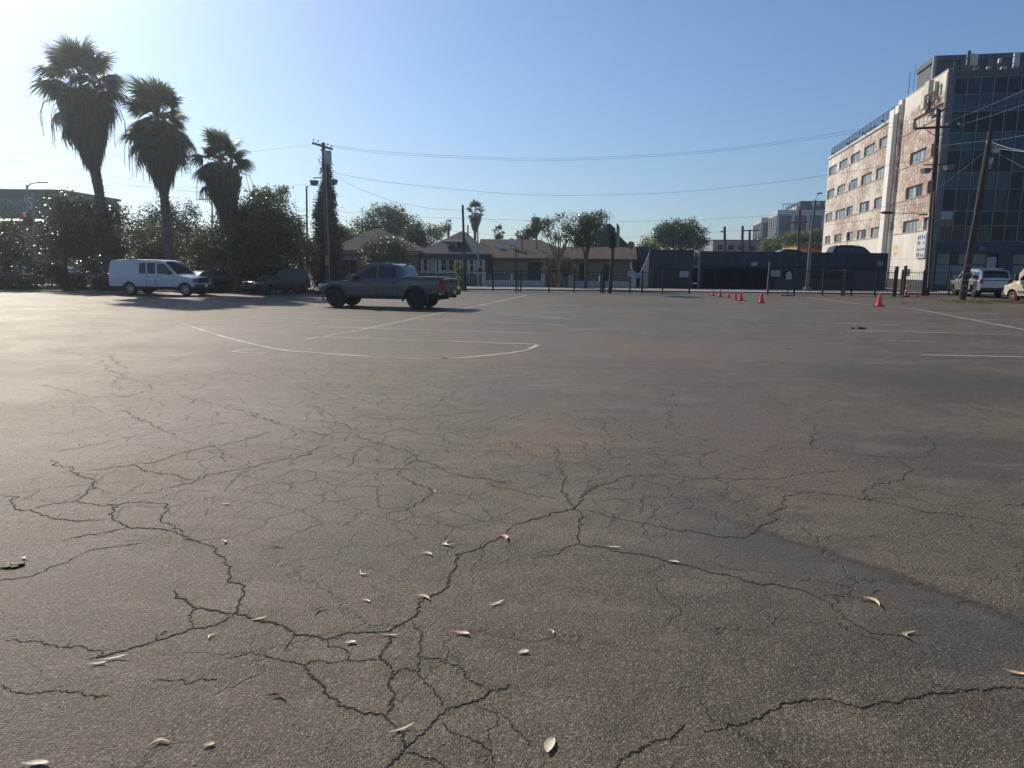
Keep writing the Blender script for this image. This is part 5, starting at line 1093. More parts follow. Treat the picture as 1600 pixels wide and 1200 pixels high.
# --- black sedan behind the van
BK = carpaint('car_black', (.010, .011, .014), .22, .2)
SED = dict(L=4.7, W=1.82, xr=1.05, xf=3.75, sill=.26, ra=.36, rt=.32, tw=1.6, tyw=.2, zmid=.65, belt=.92, paint=BK, rim=RIMD, spokes=10, crown=.02, wglass=M('windscreen_sky_glint', (.14, .17, .19), .08, spec=.8),  # sky glint on the windscreen is put into its paler colour
    bot=[(0, .40), (.3, .26), (4.4, .24), (4.7, .34)], top=[(0, .86), (.1, .95), (.9, .97), (1.4, .95), (3.0, .90), (3.6, .85), (4.2, .75), (4.5, .66), (4.7, .52)],
    roof=[(.75, .95), (1.3, 1.22), (1.7, 1.33), (2.2, 1.36), (2.6, 1.32), (3.0, 1.14), (3.35, .90)],
    win=[[(1.25, 1.0), (1.55, 1.2), (2.0, 1.26), (2.0, .98)], [(2.06, .98), (2.06, 1.26), (2.45, 1.25), (2.75, 1.14), (3.02, .98)]], ws=(2.72, 3.28, .08), rws=(1.25, .85, .10),
    doors=[(1.3, 2.02, .34, .95, 1.45), (2.05, 3.05, .34, .92, 2.2)],
    fit=[('head_lamp', M('head_lamp_dark', (.10, .11, .12), .15), (4.42, .62, .62), (.3, .26, .1), True), ('mirror', BK, (2.95, .98, .98), (.12, .16, .11), True), ('tail_lamp', REDL, (.04, .66, .80), (.08, .3, .12), True), ('grille', DARKP, (4.66, 0, .42), (.06, .8, .12), False), ('number_plate', PLATE, (4.72, 0, .36), (.02, .3, .1), False), ('spoiler', BK, (.25, 0, 1.05), (.22, 1.5, .03), False)])
def near2(px0, px1, D0, WBm):
    """ground points under two wheels seen at px0 / px1, the first at depth D0, WBm metres apart, the nearer solution"""
    a = at(px0, 450, D0); a = Vector((a.x, D0, 0)); r = at(px1, 450, 1.0).x; best = None
    for i in range(-400, 400):
        Y_ = D0 + i * .02; q = Vector((r * Y_, Y_, 0)); e = abs((q - a).length - WBm)
        if best is None or e < best[0] - 1e-4: best = (e, q)
    return a, best[1]
a_, b_ = near2(310, 374, 43.5, 2.62); make_car('parked_sedan', 'black low sedan half hidden behind the front of the white van', 'car', SED, a_, b_, -1)
# --- dark SUV behind
SUV = dict(L=4.75, W=1.84, xr=1.0, xf=3.82, sill=.42, ra=.40, rt=.36, tw=1.62, zmid=.8, belt=1.08, paint=BK, rim=RIMD, spokes=5, crown=.03, tum=.2,
    bot=[(0, .5), (.3, .42), (4.4, .42), (4.75, .5)], top=[(0, 1.0), (.08, 1.10), (3.0, 1.08), (3.6, 1.05), (4.3, .98), (4.6, .90), (4.75, .78)],
    roof=[(.02, 1.08), (.10, 1.4), (.22, 1.66), (.5, 1.73), (1.6, 1.76), (2.5, 1.72), (2.8, 1.62), (3.4, 1.08)],
    win=[[(.32, 1.16), (.42, 1.55), (1.1, 1.60), (1.1, 1.15)], [(1.18, 1.15), (1.18, 1.60), (1.9, 1.61), (1.9, 1.15)], [(1.98, 1.15), (1.98, 1.61), (2.5, 1.58), (2.75, 1.45), (3.05, 1.15)]], ws=(2.75, 3.34, .08), rws=(.20, .05, .12),
    doors=[(1.15, 1.94, .5, 1.10, 1.3), (1.96, 3.1, .5, 1.08, 2.1)], flare=.06, flare_mat=M('flare_tan', (.06, .055, .05), .5),
    fit=[('tail_lamp', REDL, (.03, .78, 1.0), (.08, .14, .34), True), ('head_lamp', CLRL, (4.6, .66, .84), (.22, .26, .14), True), ('rear_bumper', DARKP, (-.03, 0, .52), (.16, 1.7, .2), False), ('front_bumper', DARKP, (4.74, 0, .55), (.16, 1.7, .22), False), ('mirror', DARKP, (3.0, 1.0, 1.2), (.12, .18, .16), True), ('roof_rack', DARKP, (1.5, .6, 1.80), (1.7, .04, .04), True), ('number_plate', PLATE, (-.12, 0, .75), (.02, .3, .15), False), ('grille', DARKP, (4.74, 0, .82), (.05, 1.0, .16), False)])
a_, b_ = near2(468, 418, 43.4, 2.3); make_car('parked_wagon', 'black sport wagon parked nose left beneath the big dark tree', 'car', SUV, a_, b_, 1)
# --- silver SUV on the right
SLV = carpaint('silver_paint', (.40, .41, .42), .3, .5); SUB = dict(SUV); SUB.update(L=5.35, W=2.03, xr=1.15, xf=4.26, ra=.46, rt=.42, tw=1.76, paint=SLV, rim=RIMS, spokes=6, belt=1.22, zmid=.9, sill=.48, flare=None, handle=CHROME,
    bot=[(0, .55), (.3, .48), (5.0, .48), (5.35, .55)], top=[(0, 1.14), (.08, 1.24), (3.3, 1.22), (4.0, 1.18), (4.8, 1.10), (5.2, 1.02), (5.35, .88)],
    roof=[(.02, 1.22), (.12, 1.6), (.24, 1.84), (.6, 1.92), (2.0, 1.96), (2.9, 1.92), (3.25, 1.80), (3.95, 1.22)],
    win=[[(.40, 1.30), (.50, 1.72), (1.35, 1.78), (1.35, 1.30)], [(1.45, 1.30), (1.45, 1.78), (2.25, 1.80), (2.25, 1.30)], [(2.35, 1.30), (2.35, 1.80), (2.9, 1.77), (3.2, 1.62), (3.6, 1.30)]], ws=(3.2, 3.88, .08), rws=(.225, .05, .12),
    doors=[(1.40, 2.28, .56, 1.24, 1.6), (2.30, 3.6, .56, 1.22, 2.5)], taper=[(0, .93), (.1, .98), (.5, 1), (4.5, 1), (5.0, .95), (5.25, .86), (5.35, .76)],
    fit=[('tail_lamp', REDL, (.05, .88, 1.12), (.16, .22, .30), True), ('head_lamp', CLRL, (5.18, .76, .98), (.25, .26, .16), True), ('rear_bumper', DARKP, (-.03, 0, .58), (.16, 1.9, .22), False), ('tailgate_trim', DARKP, (-.012, 0, 1.19), (.03, 1.5, .06), False), ('front_bumper', DARKP, (5.33, 0, .60), (.16, 1.85, .24), False), ('mirror', SLV, (3.55, 1.12, 1.35), (.12, .22, .18), True), ('roof_rack', CHROME, (1.9, .72, 2.0), (2.3, .04, .04), True), ('number_plate', PLATE, (-.03, 0, .92), (.02, .32, .16), False), ('spoiler', DARKP, (.06, 0, 1.90), (.2, 1.3, .04), False)])
# near side is its left side; nose away to the left
r1 = Vector((at(1521, 450, 1).x * 47.0, 47.0, 0)); f1 = r1 + Vector((-.40, .92, 0)).normalized() * 3.1
def solve_dir(px_r, px_f, D, WBm, away=True):
    a = at(px_r, 450, D); a = Vector((a.x, D, 0)); best = None; r = at(px_f, 450, 1.0).x
    for i in range(0, 300):
        Y_ = D + (i if away else -i) * .02; q = Vector((r * Y_, Y_, 0)); e = abs((q - a).length - WBm)
        if best is None or e < best[0]: best = (e, q)
    return a, best[1]
a_, b_ = solve_dir(1521, 1491, 50.0, 3.05); make_car('parked_suv', 'silver full-size sport utility vehicle by the fence behind the leaning pole', 'car', SUB, a_, b_, 1)
# --- cream high van at the right edge
CRM = carpaint('van_cream', (.60, .54, .40), .4, 0.0)
SPR = dict(VAN); SPR.update(L=5.9, W=2.0, xr=1.3, xf=4.95, sill=.42, ra=.44, rt=.37, tw=1.76, paint=CRM, rim=RIMS, zmid=.95, belt=1.25, tum=.08,
    bot=[(0, .45), (5.5, .42), (5.9, .5)], top=[(0, 1.25), (4.3, 1.25), (4.9, 1.22), (5.4, 1.05), (5.7, .95), (5.9, .8)], taper=[(0, .95), (.1, 1), (5.0, 1), (5.4, .95), (5.7, .87), (5.9, .75)],
    roof=[(.01, 1.25), (.04, 2.2), (.15, 2.58), (.6, 2.66), (3.4, 2.66), (3.8, 2.55), (4.3, 2.1), (5.0, 1.22)],
    win=[[(3.25, 1.35), (3.25, 1.95), (3.95, 1.95), (4.35, 1.55), (4.5, 1.35)]], ws=(4.1, 4.92, .10),
    doors=[(3.1, 4.45, .5, 1.3, 3.3)], handle=DARKP,
    fit=[('grille', DARKP, (5.86, 0, .80), (.08, 1.0, .18), False), ('head_lamp', CLRL, (5.6, .74, .92), (.34, .24, .2), True), ('front_bumper', M('bumper_grey', (.08, .085, .09), .6), (5.84, 0, .5), (.2, 1.7, .26), False), ('side_moulding', M('moulding_grey', (.11, .115, .12), .6), (2.9, 1.0, .66), (3.2, .06, .14), True), ('mirror', DARKP, (4.5, 1.16, 1.5), (.14, .22, .4), True), ('door_emblem', M('emblem_dark', (.06, .045, .04), .6), (3.95, 1.018, 1.02), (.34, .012, .34), True), ('emblem_lettering', M('emblem_pale', (.45, .42, .36), .6), (3.95, 1.026, 1.08), (.26, .006, .05), True), ('rear_bumper', DARKP, (-.04, 0, .45), (.14, 1.9, .16), False), ('tail_lamp', REDL, (.02, .9, 1.1), (.05, .1, .4), True)])
a_ = at(1584, 450, 42.5); f_ = Vector((a_.x, 42.5, 0)); r_ = f_ + Vector((.10, -1, 0)).normalized() * 3.5
make_car('passenger_van', 'cream high-roofed van cut off by the right edge of the photo', 'van', SPR, r_, f_, 1)
BKM = M('car_black_dull', (.010, .011, .013), .55, spec=.2, var=.1)
# --- two cars on the garage roof, on the deck
t_, k_, fin_, g_, h_ = make_car('parked_suv', 'black sport wagon on the garage roof against the white brick wall', 'car', dict(SUV, paint=BKM), Vector((29.75, 66.2, 0)), Vector((32.6, 66.1, 0)), -1); t_.location.z = 2.12
SED2 = dict(SED); SED2.update(paint=BKM)
t_, k_, fin_, g_, h_ = make_car('parked_sedan', 'dark sedan on the garage roof in front of the sunlit tree', 'car', SED2, Vector((26.0, 66.0, 0)), Vector((23.2, 66.1, 0)), 1); t_.location.z = 2.12
# --- cars beyond the left hedge
for i, (px_, Y_, col, lab) in enumerate(((14, 52, (.03, .035, .045), 'dark car glimpsed through the bushes at the far left edge'), (150, 56, (.5, .5, .5), 'pale car glimpsed between the glossy tree and the white van'), (90, 60, (.45, .42, .36), 'light beige car glimpsed under the left glossy tree'))):
    c = dict(SED); c.update(paint=carpaint('street_car_paint_%d' % i, col, .3, .1)); p = at(px_, 440, Y_)
    make_car('street_car', lab, 'car', c, Vector((p.x - 1.3, Y_, 0)), Vector((p.x + 1.4, Y_ - .2, 0)), -1)
# ================================================================== FENCES
def iron_fence(label, px0, px1, Y0, Y1, h, posts, panels=0, curved=False, sp=.115, name='iron_fence', base=.10, group=None, thick=.018):
    a, b = foot(px0, Y0), foot(px1, Y1); d = b - a; L = d.length; t = thing(name, label, 'fence', a, math.atan2(d.y, d.x), group)
    for z in (base + .06, h - .12) + ((h * .5,) if panels else ()):
        mb = MB(); mb.bar((0, 0, z), (L, 0, z), .03, .04); mb.build('rail', BLACKM, t)
    mb = MB(); n = int(L / sp)
    for i in range(1, n):
        x = L * i / n; mb.box((x, 0, (base + h) / 2), (thick, thick, h - base)); 
        if curved:
            mb.tube([(x, 0, h), (x + .05, -.02, h + .16), (x + .14, -.04, h + .27), (x + .26, -.05, h + .31)], .010, 4, cap=False)
        else: mb.add([(x - .012, -.012, h), (x + .012, -.012, h), (x + .012, .012, h), (x - .012, .012, h), (x, 0, h + .05)], [(0, 1, 4), (1, 2, 4), (2, 3, 4), (3, 0, 4)])
    o = mb.build('pickets', BLACKM, t); o['kind'] = 'stuff'
    for f in posts:
        mb = MB(); x = L * f; mb.span((x - .045, -.045, 0), (x + .045, .045, h + .06)); mb.add([(x - .05, -.05, h + .06), (x + .05, -.05, h + .06), (x + .05, .05, h + .06), (x - .05, .05, h + .06), (x, 0, h + .11)], [(0, 1, 4), (1, 2, 4), (2, 3, 4), (3, 0, 4)]); mb.build('post', BLACKM, t)
    return t, L
FY = 50.6
iron_fence('black iron picket fence from the sapling to the dark gate post, before the tan house', 722, 941, FY, FY, 1.52, [.0, .22, .42, .62, .80, .99])
iron_fence('black iron picket fence between the gate post and the open entrance', 944, 1079, FY - .2, FY - .2, 1.55, [0, .30, .44, .68, .99])
iron_fence('black iron picket fence right of the open entrance, before the garage', 1201, 1318, FY - .2, FY - .4, 1.72, [0.0, .35, .73, .99])
iron_fence('taller dark sliding gate with outward curved spikes', 1320, 1399, FY - 1.0, FY - .9, 1.72, [0, .15, .62, .98], curved=True, name='sliding_gate', thick=.022)
iron_fence('black iron picket fence behind the silver SUV', 1409, 1640, FY + 1.6, FY + .6, 1.72, [0, .15, .33, .5, .67, .85, 1.0])
iron_fence('low dark fence glimpsed behind the bushes at the far left', -60, 175, 46.6, 46.6, 1.35, [0, .1, .2, .3, .4, .5, .6, .7, .8, .9, 1])
# heavy gate posts and drive wheels
for px_, w_, h_, Y_, lab in ((1399.5, .17, 2.0, FY - .7, 'thick dark gate post at the right end of the curved-spike gate'), (1413, .15, 2.05, FY - .3, 'thick dark gate post beside the tall striped cone'), (942.5, .14, 1.75, FY - .1, 'dark gate post left of the back-to-back sign panels'), (1200, .12, 2.25, FY - .2, 'tall leaning grey post at the right of the open entrance')):
    mb = MB(); q = foot(px_, Y_); top_ = Vector((w_ * (.45 if px_ == 1200 else .02), 0, h_)); mb.bar((0, 0, 0), top_, w_, w_, up=(0, 1, 0)); t = thing('gate_post', lab, 'post', q); mb.build('post', BLACKM if px_ != 1200 else M('post_grey', (.07, .075, .08), .6), t)
    mb = MB(); mb.box(top_, (w_ * 1.2, w_ * 1.2, .04)); mb.build('cap', BLACKM, t)
# mesh sign plates hung on the fences
def plate(label, px0, px1, py0, py1, Y_, mat, marks=0, mm=None):
    a, b = at(px0, py1, Y_), at(px1, py0, Y_); t = thing('fence_sign', label, 'sign', (a.x, Y_, a.z)); mb = MB(); mb.span((0, 0, 0), (b.x - a.x, .02, b.z - a.z)); p = mb.build('board', mat, t, bevel=.004)
    if marks:
        mb = MB(); w_, h_ = b.x - a.x, b.z - a.z
        for i in range(marks):
            z = h_ * (i + .7) / (marks + .4); mb.span((w_ * .1, -.004, z - h_ * .06), (w_ * random.uniform(.7, .9), -.001, z + h_ * .03))
        mb.build('printed_lines', mm or M('print_dark', (.08, .09, .12), .7), p)
    return t
SGN = M('sign_pale', (.42, .43, .45), .6, var=.06)
plate('pale striped-looking sign on the fence left of the entrance', 1062, 1076, 424, 433, FY - .35, SGN, 3)
plate('larger pale notice board on the fence right of the entrance', 1205, 1219, 422.5, 432, FY - .35, SGN, 4)
plate('long white notice on the fence by the tan house corner', 981, 993, 424, 431.5, FY - .4, SGN, 2)
plate('blue and white square notice right of the long white one', 993, 1003.5, 426, 435, FY - .45, M('sign_bluewhite', (.40, .44, .52), .6, col2=(.10, .14, .28), scale=6), 1)
# portable sign with a round dark base
q = gnd(1230.5, 462.5); t = thing('portable_sign', 'small pale sign on a stand with a flat black base, right of the entrance', 'sign', q)
mb = MB(); mb.lathe((0, 0, 0), [(0, .10), (.2, .09), (.42, .05), (.5, 0)], 20); mb.build('base', DARKP, t, smooth=40)
mb = MB(); mb.tube([(0, 0, .05), (0, 0, 1.15)], .03, 8); mb.build('stem', BLACKM, t)
mb = MB(); mb.poly([(-.17, -.04, 1.10), (.17, -.04, 1.10), (.17, -.04, 1.42), (0, -.04, 1.62), (-.17, -.04, 1.42)], (0, .02, 0)); bd = mb.build('board', SGN, t)
mb = MB(); mb.span((-.1, -.046, 1.2), (.1, -.041, 1.26)); mb.span((-.1, -.046, 1.33), (.1, -.041, 1.38)); mb.build('printed_lines', M('print_dark', (.08, .09, .12), .7), bd)
# white pier wall before the tan house
Yw = 59.3; wl = thing('pier_wall', 'low white wall with square piers in front of the tan house', 'wall', (at(753, 450, Yw).x, Yw, .05)); uw = lambda px: at(px, 450, Yw).x - at(753, 450, Yw).x
WWH = M('pier_white', (.36, .375, .40), .75, var=.08, scale=2); zw = at(860, 439.8, Yw).z; zp_ = at(860, 430, Yw).z
for a, b in ((753, 759), (797, 801.5), (846, 851), (888, 894), (936, 941), (984, 989), (990.5, 993)):
    mb = MB(); mb.span((uw(a), -.14, 0), (uw(b), .14, zp_)); mb.build('pier', WWH, wl, bevel=.01)
for a, b in ((759, 797), (801.5, 846), (894, 936), (941, 984)):
    mb = MB(); mb.span((uw(a) + .01, -.08, 0), (uw(b) - .01, .08, zw)); mb.build('wall_panel', WWH, wl)
    mb = MB(); n = int((uw(b) - uw(a)) / .12)
    for i in range(1, n): x = uw(a) + (uw(b) - uw(a)) * i / n; mb.box((x, 0, (zw + zp_) / 2), (.02, .02, zp_ - zw))
    mb.span((uw(a), -.015, zp_ - .06), (uw(b), .015, zp_ - .02)); o = mb.build('railing_bars', BLACKM, wl)
mb = MB()
for i in range(18): x = uw(851) + (uw(888) - uw(851)) * (i + .5) / 18; mb.box((x, 0, .75), (.022, .022, 1.4))
mb.span((uw(851), -.02, 1.36), (uw(888), .02, 1.42)); mb.span((uw(851), -.02, .1), (uw(888), .02, .16)); mb.build('gate', BLACKM, wl)
# ================================================================== POLES, LAMPS, WIRES
WOOD = M('pole_wood', (.060, .042, .032), .9, var=.35, scale=4, bump=.8, bscale=20, stretch=(2, 2, .15)); WOODG = M('pole_wood_grey', (.10, .09, .08), .9, var=.3, scale=4, bump=.8, bscale=20, stretch=(2, 2, .15)); GALV = M('galvanised', (.24, .26, .28), .45, metal=.5, var=.1); INS = M('insulator', (.35, .36, .38), .3)
def pole(name, label, base, top, r0, r1, mat, cat='pole'):
    t = thing(name, label, cat, base); b = Vector(base); v = Vector(top) - b
    n = 8; pts = [v * (i / n) + Vector((random.gauss(0, .01), 0, 0)) * (1 if 0 < i < n else 0) for i in range(n + 1)]
    mb = MB(); mb.tube([Vector((0, 0, -.1))] + pts[1:] if 0 else pts, [r0 + (r1 - r0) * i / n for i in range(n + 1)], 12); mb.build('shaft', mat, t, smooth=60)
    return t, v
def floodbox(t, p, par=None, w_=.6, tilt=0):
    mb = MB(); p = Vector(p); mb.add([(p.x - w_ / 2, p.y - .3, p.z + .12), (p.x + w_ / 2, p.y - .3, p.z + .12), (p.x + w_ / 2, p.y + .3, p.z + .12), (p.x - w_ / 2, p.y + .3, p.z + .12), (p.x - w_ * .36, p.y - .25, p.z - .2), (p.x + w_ * .30, p.y - .25, p.z - .2), (p.x + w_ * .30, p.y + .25, p.z - .2), (p.x - w_ * .36, p.y + .25, p.z - .2)], [(0, 1, 2, 3), (4, 5, 6, 7), (0, 1, 5, 4), (1, 2, 6, 5), (2, 3, 7, 6), (3, 0, 4, 7)])
    return mb.build('flood_lamp', M('lamp_housing', (.12, .12, .11), .5), par or t)
# A: dark pole before the office corner
bA = foot(1447, 52, 459); tA = at(1467, 170, 52); t, v = pole('utility_pole', 'dark wooden utility pole standing before the corner of the office block', bA, tA, .20, .14, WOOD)
La = lambda px, py, Y_=52: at(px, py, Y_) - bA
mb = MB(); mb.bar(La(1429, 201), La(1503, 197), .12, .14); arm = mb.build('crossarm', WOOD, t)
mb = MB(); mb.bar(La(1448, 203), La(1463, 214), .04); mb.bar(La(1480, 202), La(1466, 214), .04); mb.build('brace', BLACKM, arm)
mb = MB(); mb.bar(La(1457, 184, 51.2), La(1480, 167, 53.4), .10, .12); mb.bar(La(1449, 181), La(1468, 178), .05); mb.build('crossarm', WOOD, t)
mb = MB()
for px_, py_ in ((1432, 198), (1444, 198), (1480, 196), (1498, 195), (1463, 169), (1472, 168)): mb.lathe(La(px_, py_), [(0, .16), (.06, .14), (.07, .04), (.03, 0), (.03, -.05)], 8)
mb.build('insulators', INS, t)
mb = MB(); mb.bar(La(1443, 258), La(1492, 256), .07, .08); mb.build('lamp_arm', BLACKM, t); floodbox(t, La(1447, 266), w_=.55); f2 = floodbox(t, La(1483, 261), w_=.6)
mb = MB(); mb.bar(La(1449, 333), La(1391, 333), .04); mb.bar(La(1395, 329), La(1395, 333), .04); mb.build('lamp_arm', BLACKM, t)
mb = MB(); q = La(1386, 332.5); mb.lathe((0, 0, 0), [(0, .12), (.25, .1), (.42, 0), (.3, -.08), (0, -.1)], 12); mb.v = [(q.x + p[0] * 1.2, q.y + p[1] * .6, q.z + p[2] * .9) for p in mb.v]; mb.build('lamp_head', DARKP, t, smooth=50)
mb = MB(); q = La(1442, 335.5, 51.6); mb.box(q, (.55, .2, .08)); mb.build('lamp_head', DARKP, t)
mb = MB(); mb.tube([La(1459, 300, 51.75), La(1449, 450, 51.75)], .035, 6); mb.build('conduit', M('conduit_grey', (.35, .35, .33), .6), t)
# B: leaning pole
bB = gnd(1503, 470); YB = bB.y; tB = at(1548, 205, YB); t, v = pole('leaning_pole', 'dark brown leaning wooden pole standing on the asphalt left of the silver SUV', bB, tB, .20, .135, WOOD)
Lb = lambda px, py, Y_=None: at(px, py, Y_ or YB) - bB
mb = MB(); q = Lb(1555.5, 235, YB - .25); mb.box(q, (.30, .3, .28)); mb.build('junction_box', M('box_pale', (.42, .40, .36), .6), t, bevel=.02)
mb = MB(); mb.bar(Lb(1544, 226), Lb(1560, 229), .05); mb.lathe(Lb(1543, 222), [(0, .12), (.07, .1), (.07, -.08), (0, -.1)], 8); mb.lathe(Lb(1543, 232), [(0, .12), (.06, .1), (.06, -.08), (0, -.1)], 8); mb.build('insulators', INS, t)
mb = MB(); mb.tube([Lb(1552, 246), Lb(1546, 264)], .05, 6); mb.tube([Lb(1548, 246), Lb(1545, 260)], .04, 6); mb.build('cable_drop', GALV, t)
mb = MB(); mb.tube([Lb(1541, 245, YB - .2), Lb(1500, 462, YB - .24)], .03, 6); mb.tube([Lb(1546, 255, YB - .2), Lb(1525, 380, YB - .2)], .02, 5); mb.build('conduit', BLACKM, t)
mb = MB()
for py_ in (415, 428, 438, 447, 455): x = 1503 + (470 - py_) * .17; mb = MB(); mb.bar(Lb(x - 4.5, py_, YB - .22), Lb(x + 4.5, py_ - .6, YB - .22), .012, .05); mb.build('metal_band', GALV, t)
# concrete street lamp
bC = foot(1262, 57.5); t = thing('street_lamp', 'tall tapering street lamp standing in front of the garage', 'street lamp', bC); Lc = lambda px, py: at(px, py, 57.5) - bC
mb = MB(); mb.tube([(0, 0, 0), Lc(1266.5, 380), Lc(1274, 313)], [.17, .12, .08], 10); mb.build('shaft', M('lamp_concrete', (.16, .16, .155), .8), t, smooth=50)
mb = MB(); mb.span((-.28, -.28, 0), (.28, .28, .35)); mb.build('base', M('lamp_base', (.18, .18, .18), .8), t, bevel=.03)
mb = MB(); mb.tube(chain([Lc(1273.5, 316), Lc(1275.5, 308), Lc(1279, 303)], .1), .035, 6); mb.build('arm', GALV, t)
mb = MB(); mb.box(Lc(1280.5, 302), (.35, .2, .1), rz=0); mb.build('lamp_head', GALV, t, bevel=.02)
# streetlamps on the left
for (px0, pyb, px1, pyt, armx, army, hx_, hy_, Y_, lab) in ((42, 440, 42, 289, 50, 288, 64, 284.5, 66, 'curved-arm street lamp in front of the mural building'), (332, 440, 331.5, 318, 326, 312, 318, 311, 70, 'small curved-arm street lamp between the second and third palm')):
    b_ = foot(px0, Y_); t = thing('street_lamp', lab, 'street lamp', b_); Ll = lambda px, py: at(px, py, Y_) - b_
    mb = MB(); mb.tube([(0, 0, 0), Ll(px1, pyt)], [.13, .08], 8); mb.build('shaft', GALV, t, smooth=50)
    mb = MB(); mb.tube(chain([Ll(px1, pyt + 6), Ll((px1 + armx) / 2, (pyt + army) / 2), Ll(armx, army - 1.5), Ll(hx_, hy_)], .2), .05, 6); mb.build('arm', GALV, t)
    mb = MB(); mb.box(Ll(hx_ + (2 if hx_ > armx else -1), hy_ + .3), (.8, .3, .1)); mb.build('lamp_head', GALV, t, bevel=.02)
b_ = foot(480, 51.0); t = thing('parking_lot_lamp', 'thin lamp post with a square lamp head left of the power pole', 'lamp', b_); Ll = lambda px, py, Y_=51: at(px, py, Y_) - b_
mb = MB(); mb.tube([(0, 0, 0), Ll(479, 291)], [.09, .06], 8); mb.build('shaft', GALV, t, smooth=50)
mb = MB(); mb.tube(chain([Ll(479, 293), Ll(482, 290), Ll(487, 288)], .1), .035, 6); mb.build('arm', GALV, t); floodbox(t, Ll(491, 285), w_=.5)
# traffic signal
b_ = foot(44, 58); t = thing('traffic_signal', 'dark traffic signal showing red below the mural', 'traffic light', b_); Ll = lambda px, py, Y_=58: at(px, py, Y_) - b_
mb = MB(); mb.tube([(0.45, .2, 0), Ll(51, 300)], [.13, .09], 8); mb.build('pole', GALV, t, smooth=50)
mb = MB(); mb.bar(Ll(52, 344), Ll(44, 344), .07); mb.build('bracket', BLACKM, t)
mb = MB(); mb.box(Ll(41.5, 343.5), (.42, .3, 1.05)); hd_ = mb.build('housing', DARKP, t, bevel=.03)
for i, (mt) in enumerate((M('red_signal', (.6, .02, .02), .4, emit=((1, .08, .10), .8)), M('amber_off', (.04, .02, .005), .4), M('green_off', (.005, .03, .02), .4))):
    q = Ll(41.5, 343.5) + Vector((-.02, -.16, .33 - .33 * i)); mb = MB(); mb.lathe(q, [(0.001, -.03), (.11, -.02), (.13, 0)], 14, axis='y'); mb.build('lens', mt, hd_)
    mb = MB(); mb.add([(q.x + .15 * math.cos(a), q.y + d_, q.z + .15 * math.sin(a)) for a in [math.pi * j / 8 for j in range(9)] for d_ in (0, -.18)], [(2 * j, 2 * j + 1, 2 * j + 3, 2 * j + 2) for j in range(8)]); mb.build('visor', DARKP, hd_)
mb = MB(); mb.box(Ll(46.5, 346), (.3, .3, .7)); mb.build('side_housing', DARKP, t, bevel=.03)
# white directional sign seen through the trees
q = foot(117, 49); t = thing('road_sign', 'faded grey-pink sign board between the two glossy trees', 'sign', q); Ll = lambda px, py: at(px, py, 49) - q
mb = MB(); a, b = Ll(107, 411), Ll(126, 399); mb.span((a.x, -.03, a.z), (b.x, 0, b.z)); mb.build('board', M('faded_board', (.34, .28, .29), .7), t); mb = MB(); mb.tube([(0, .03, 0), (0, .03, b.z)], .04, 6); mb.build('post', GALV, t)
# power pole in the centre left
bD = foot(513, 50.2); YD = 50.2; tD = at(505, 223, YD); t, v = pole('power_pole', 'tall power pole with crossarm and transformer before the cypress', bD, tD, .17, .12, WOODG); Ld = lambda px, py, Y_=YD: at(px, py, Y_) - bD
mb = MB(); mb.bar(Ld(488.5, 223.5, 51.2), Ld(519, 233, 49.4), .10, .14); mb.build('crossarm', WOODG, t)
mb = MB(); mb.lathe(Ld(512.5, 246, YD - .35), [(0, .45), (.22, .42), (.24, .3), (.24, -.35), (.2, -.45), (0, -.45)], 14); mb.build('transformer', M('transformer_grey', (.42, .44, .45), .5), t, smooth=40)
mb = MB(); mb.bar(Ld(489.5, 278), Ld(516, 277.5), .07); mb.build('lamp_arm', BLACKM, t); floodbox(t, Ld(521, 283.5, YD - .1), w_=.5)
mb = MB()
for px_, py_ in ((490, 220), (497, 222), (512, 227), (518, 230), (502, 236), (501, 265), (501, 268.5), (501, 272)): mb.lathe(Ld(px_, py_), [(0, .12), (.05, .1), (.06, .03), (.02, 0)], 7)
mb.build('insulators', INS, t)
mb = MB(); mb.tube([Ld(508, 240, YD - .16), Ld(515, 440, YD - .2)], .03, 6); mb.build('conduit', GALV, t)
mb = MB(); mb.span((-.12, -.2, 1.7), (.12, -.16, 2.3)); mb.build('yellow_marker', M('marker_yellow', (.35, .30, .10), .6), t)
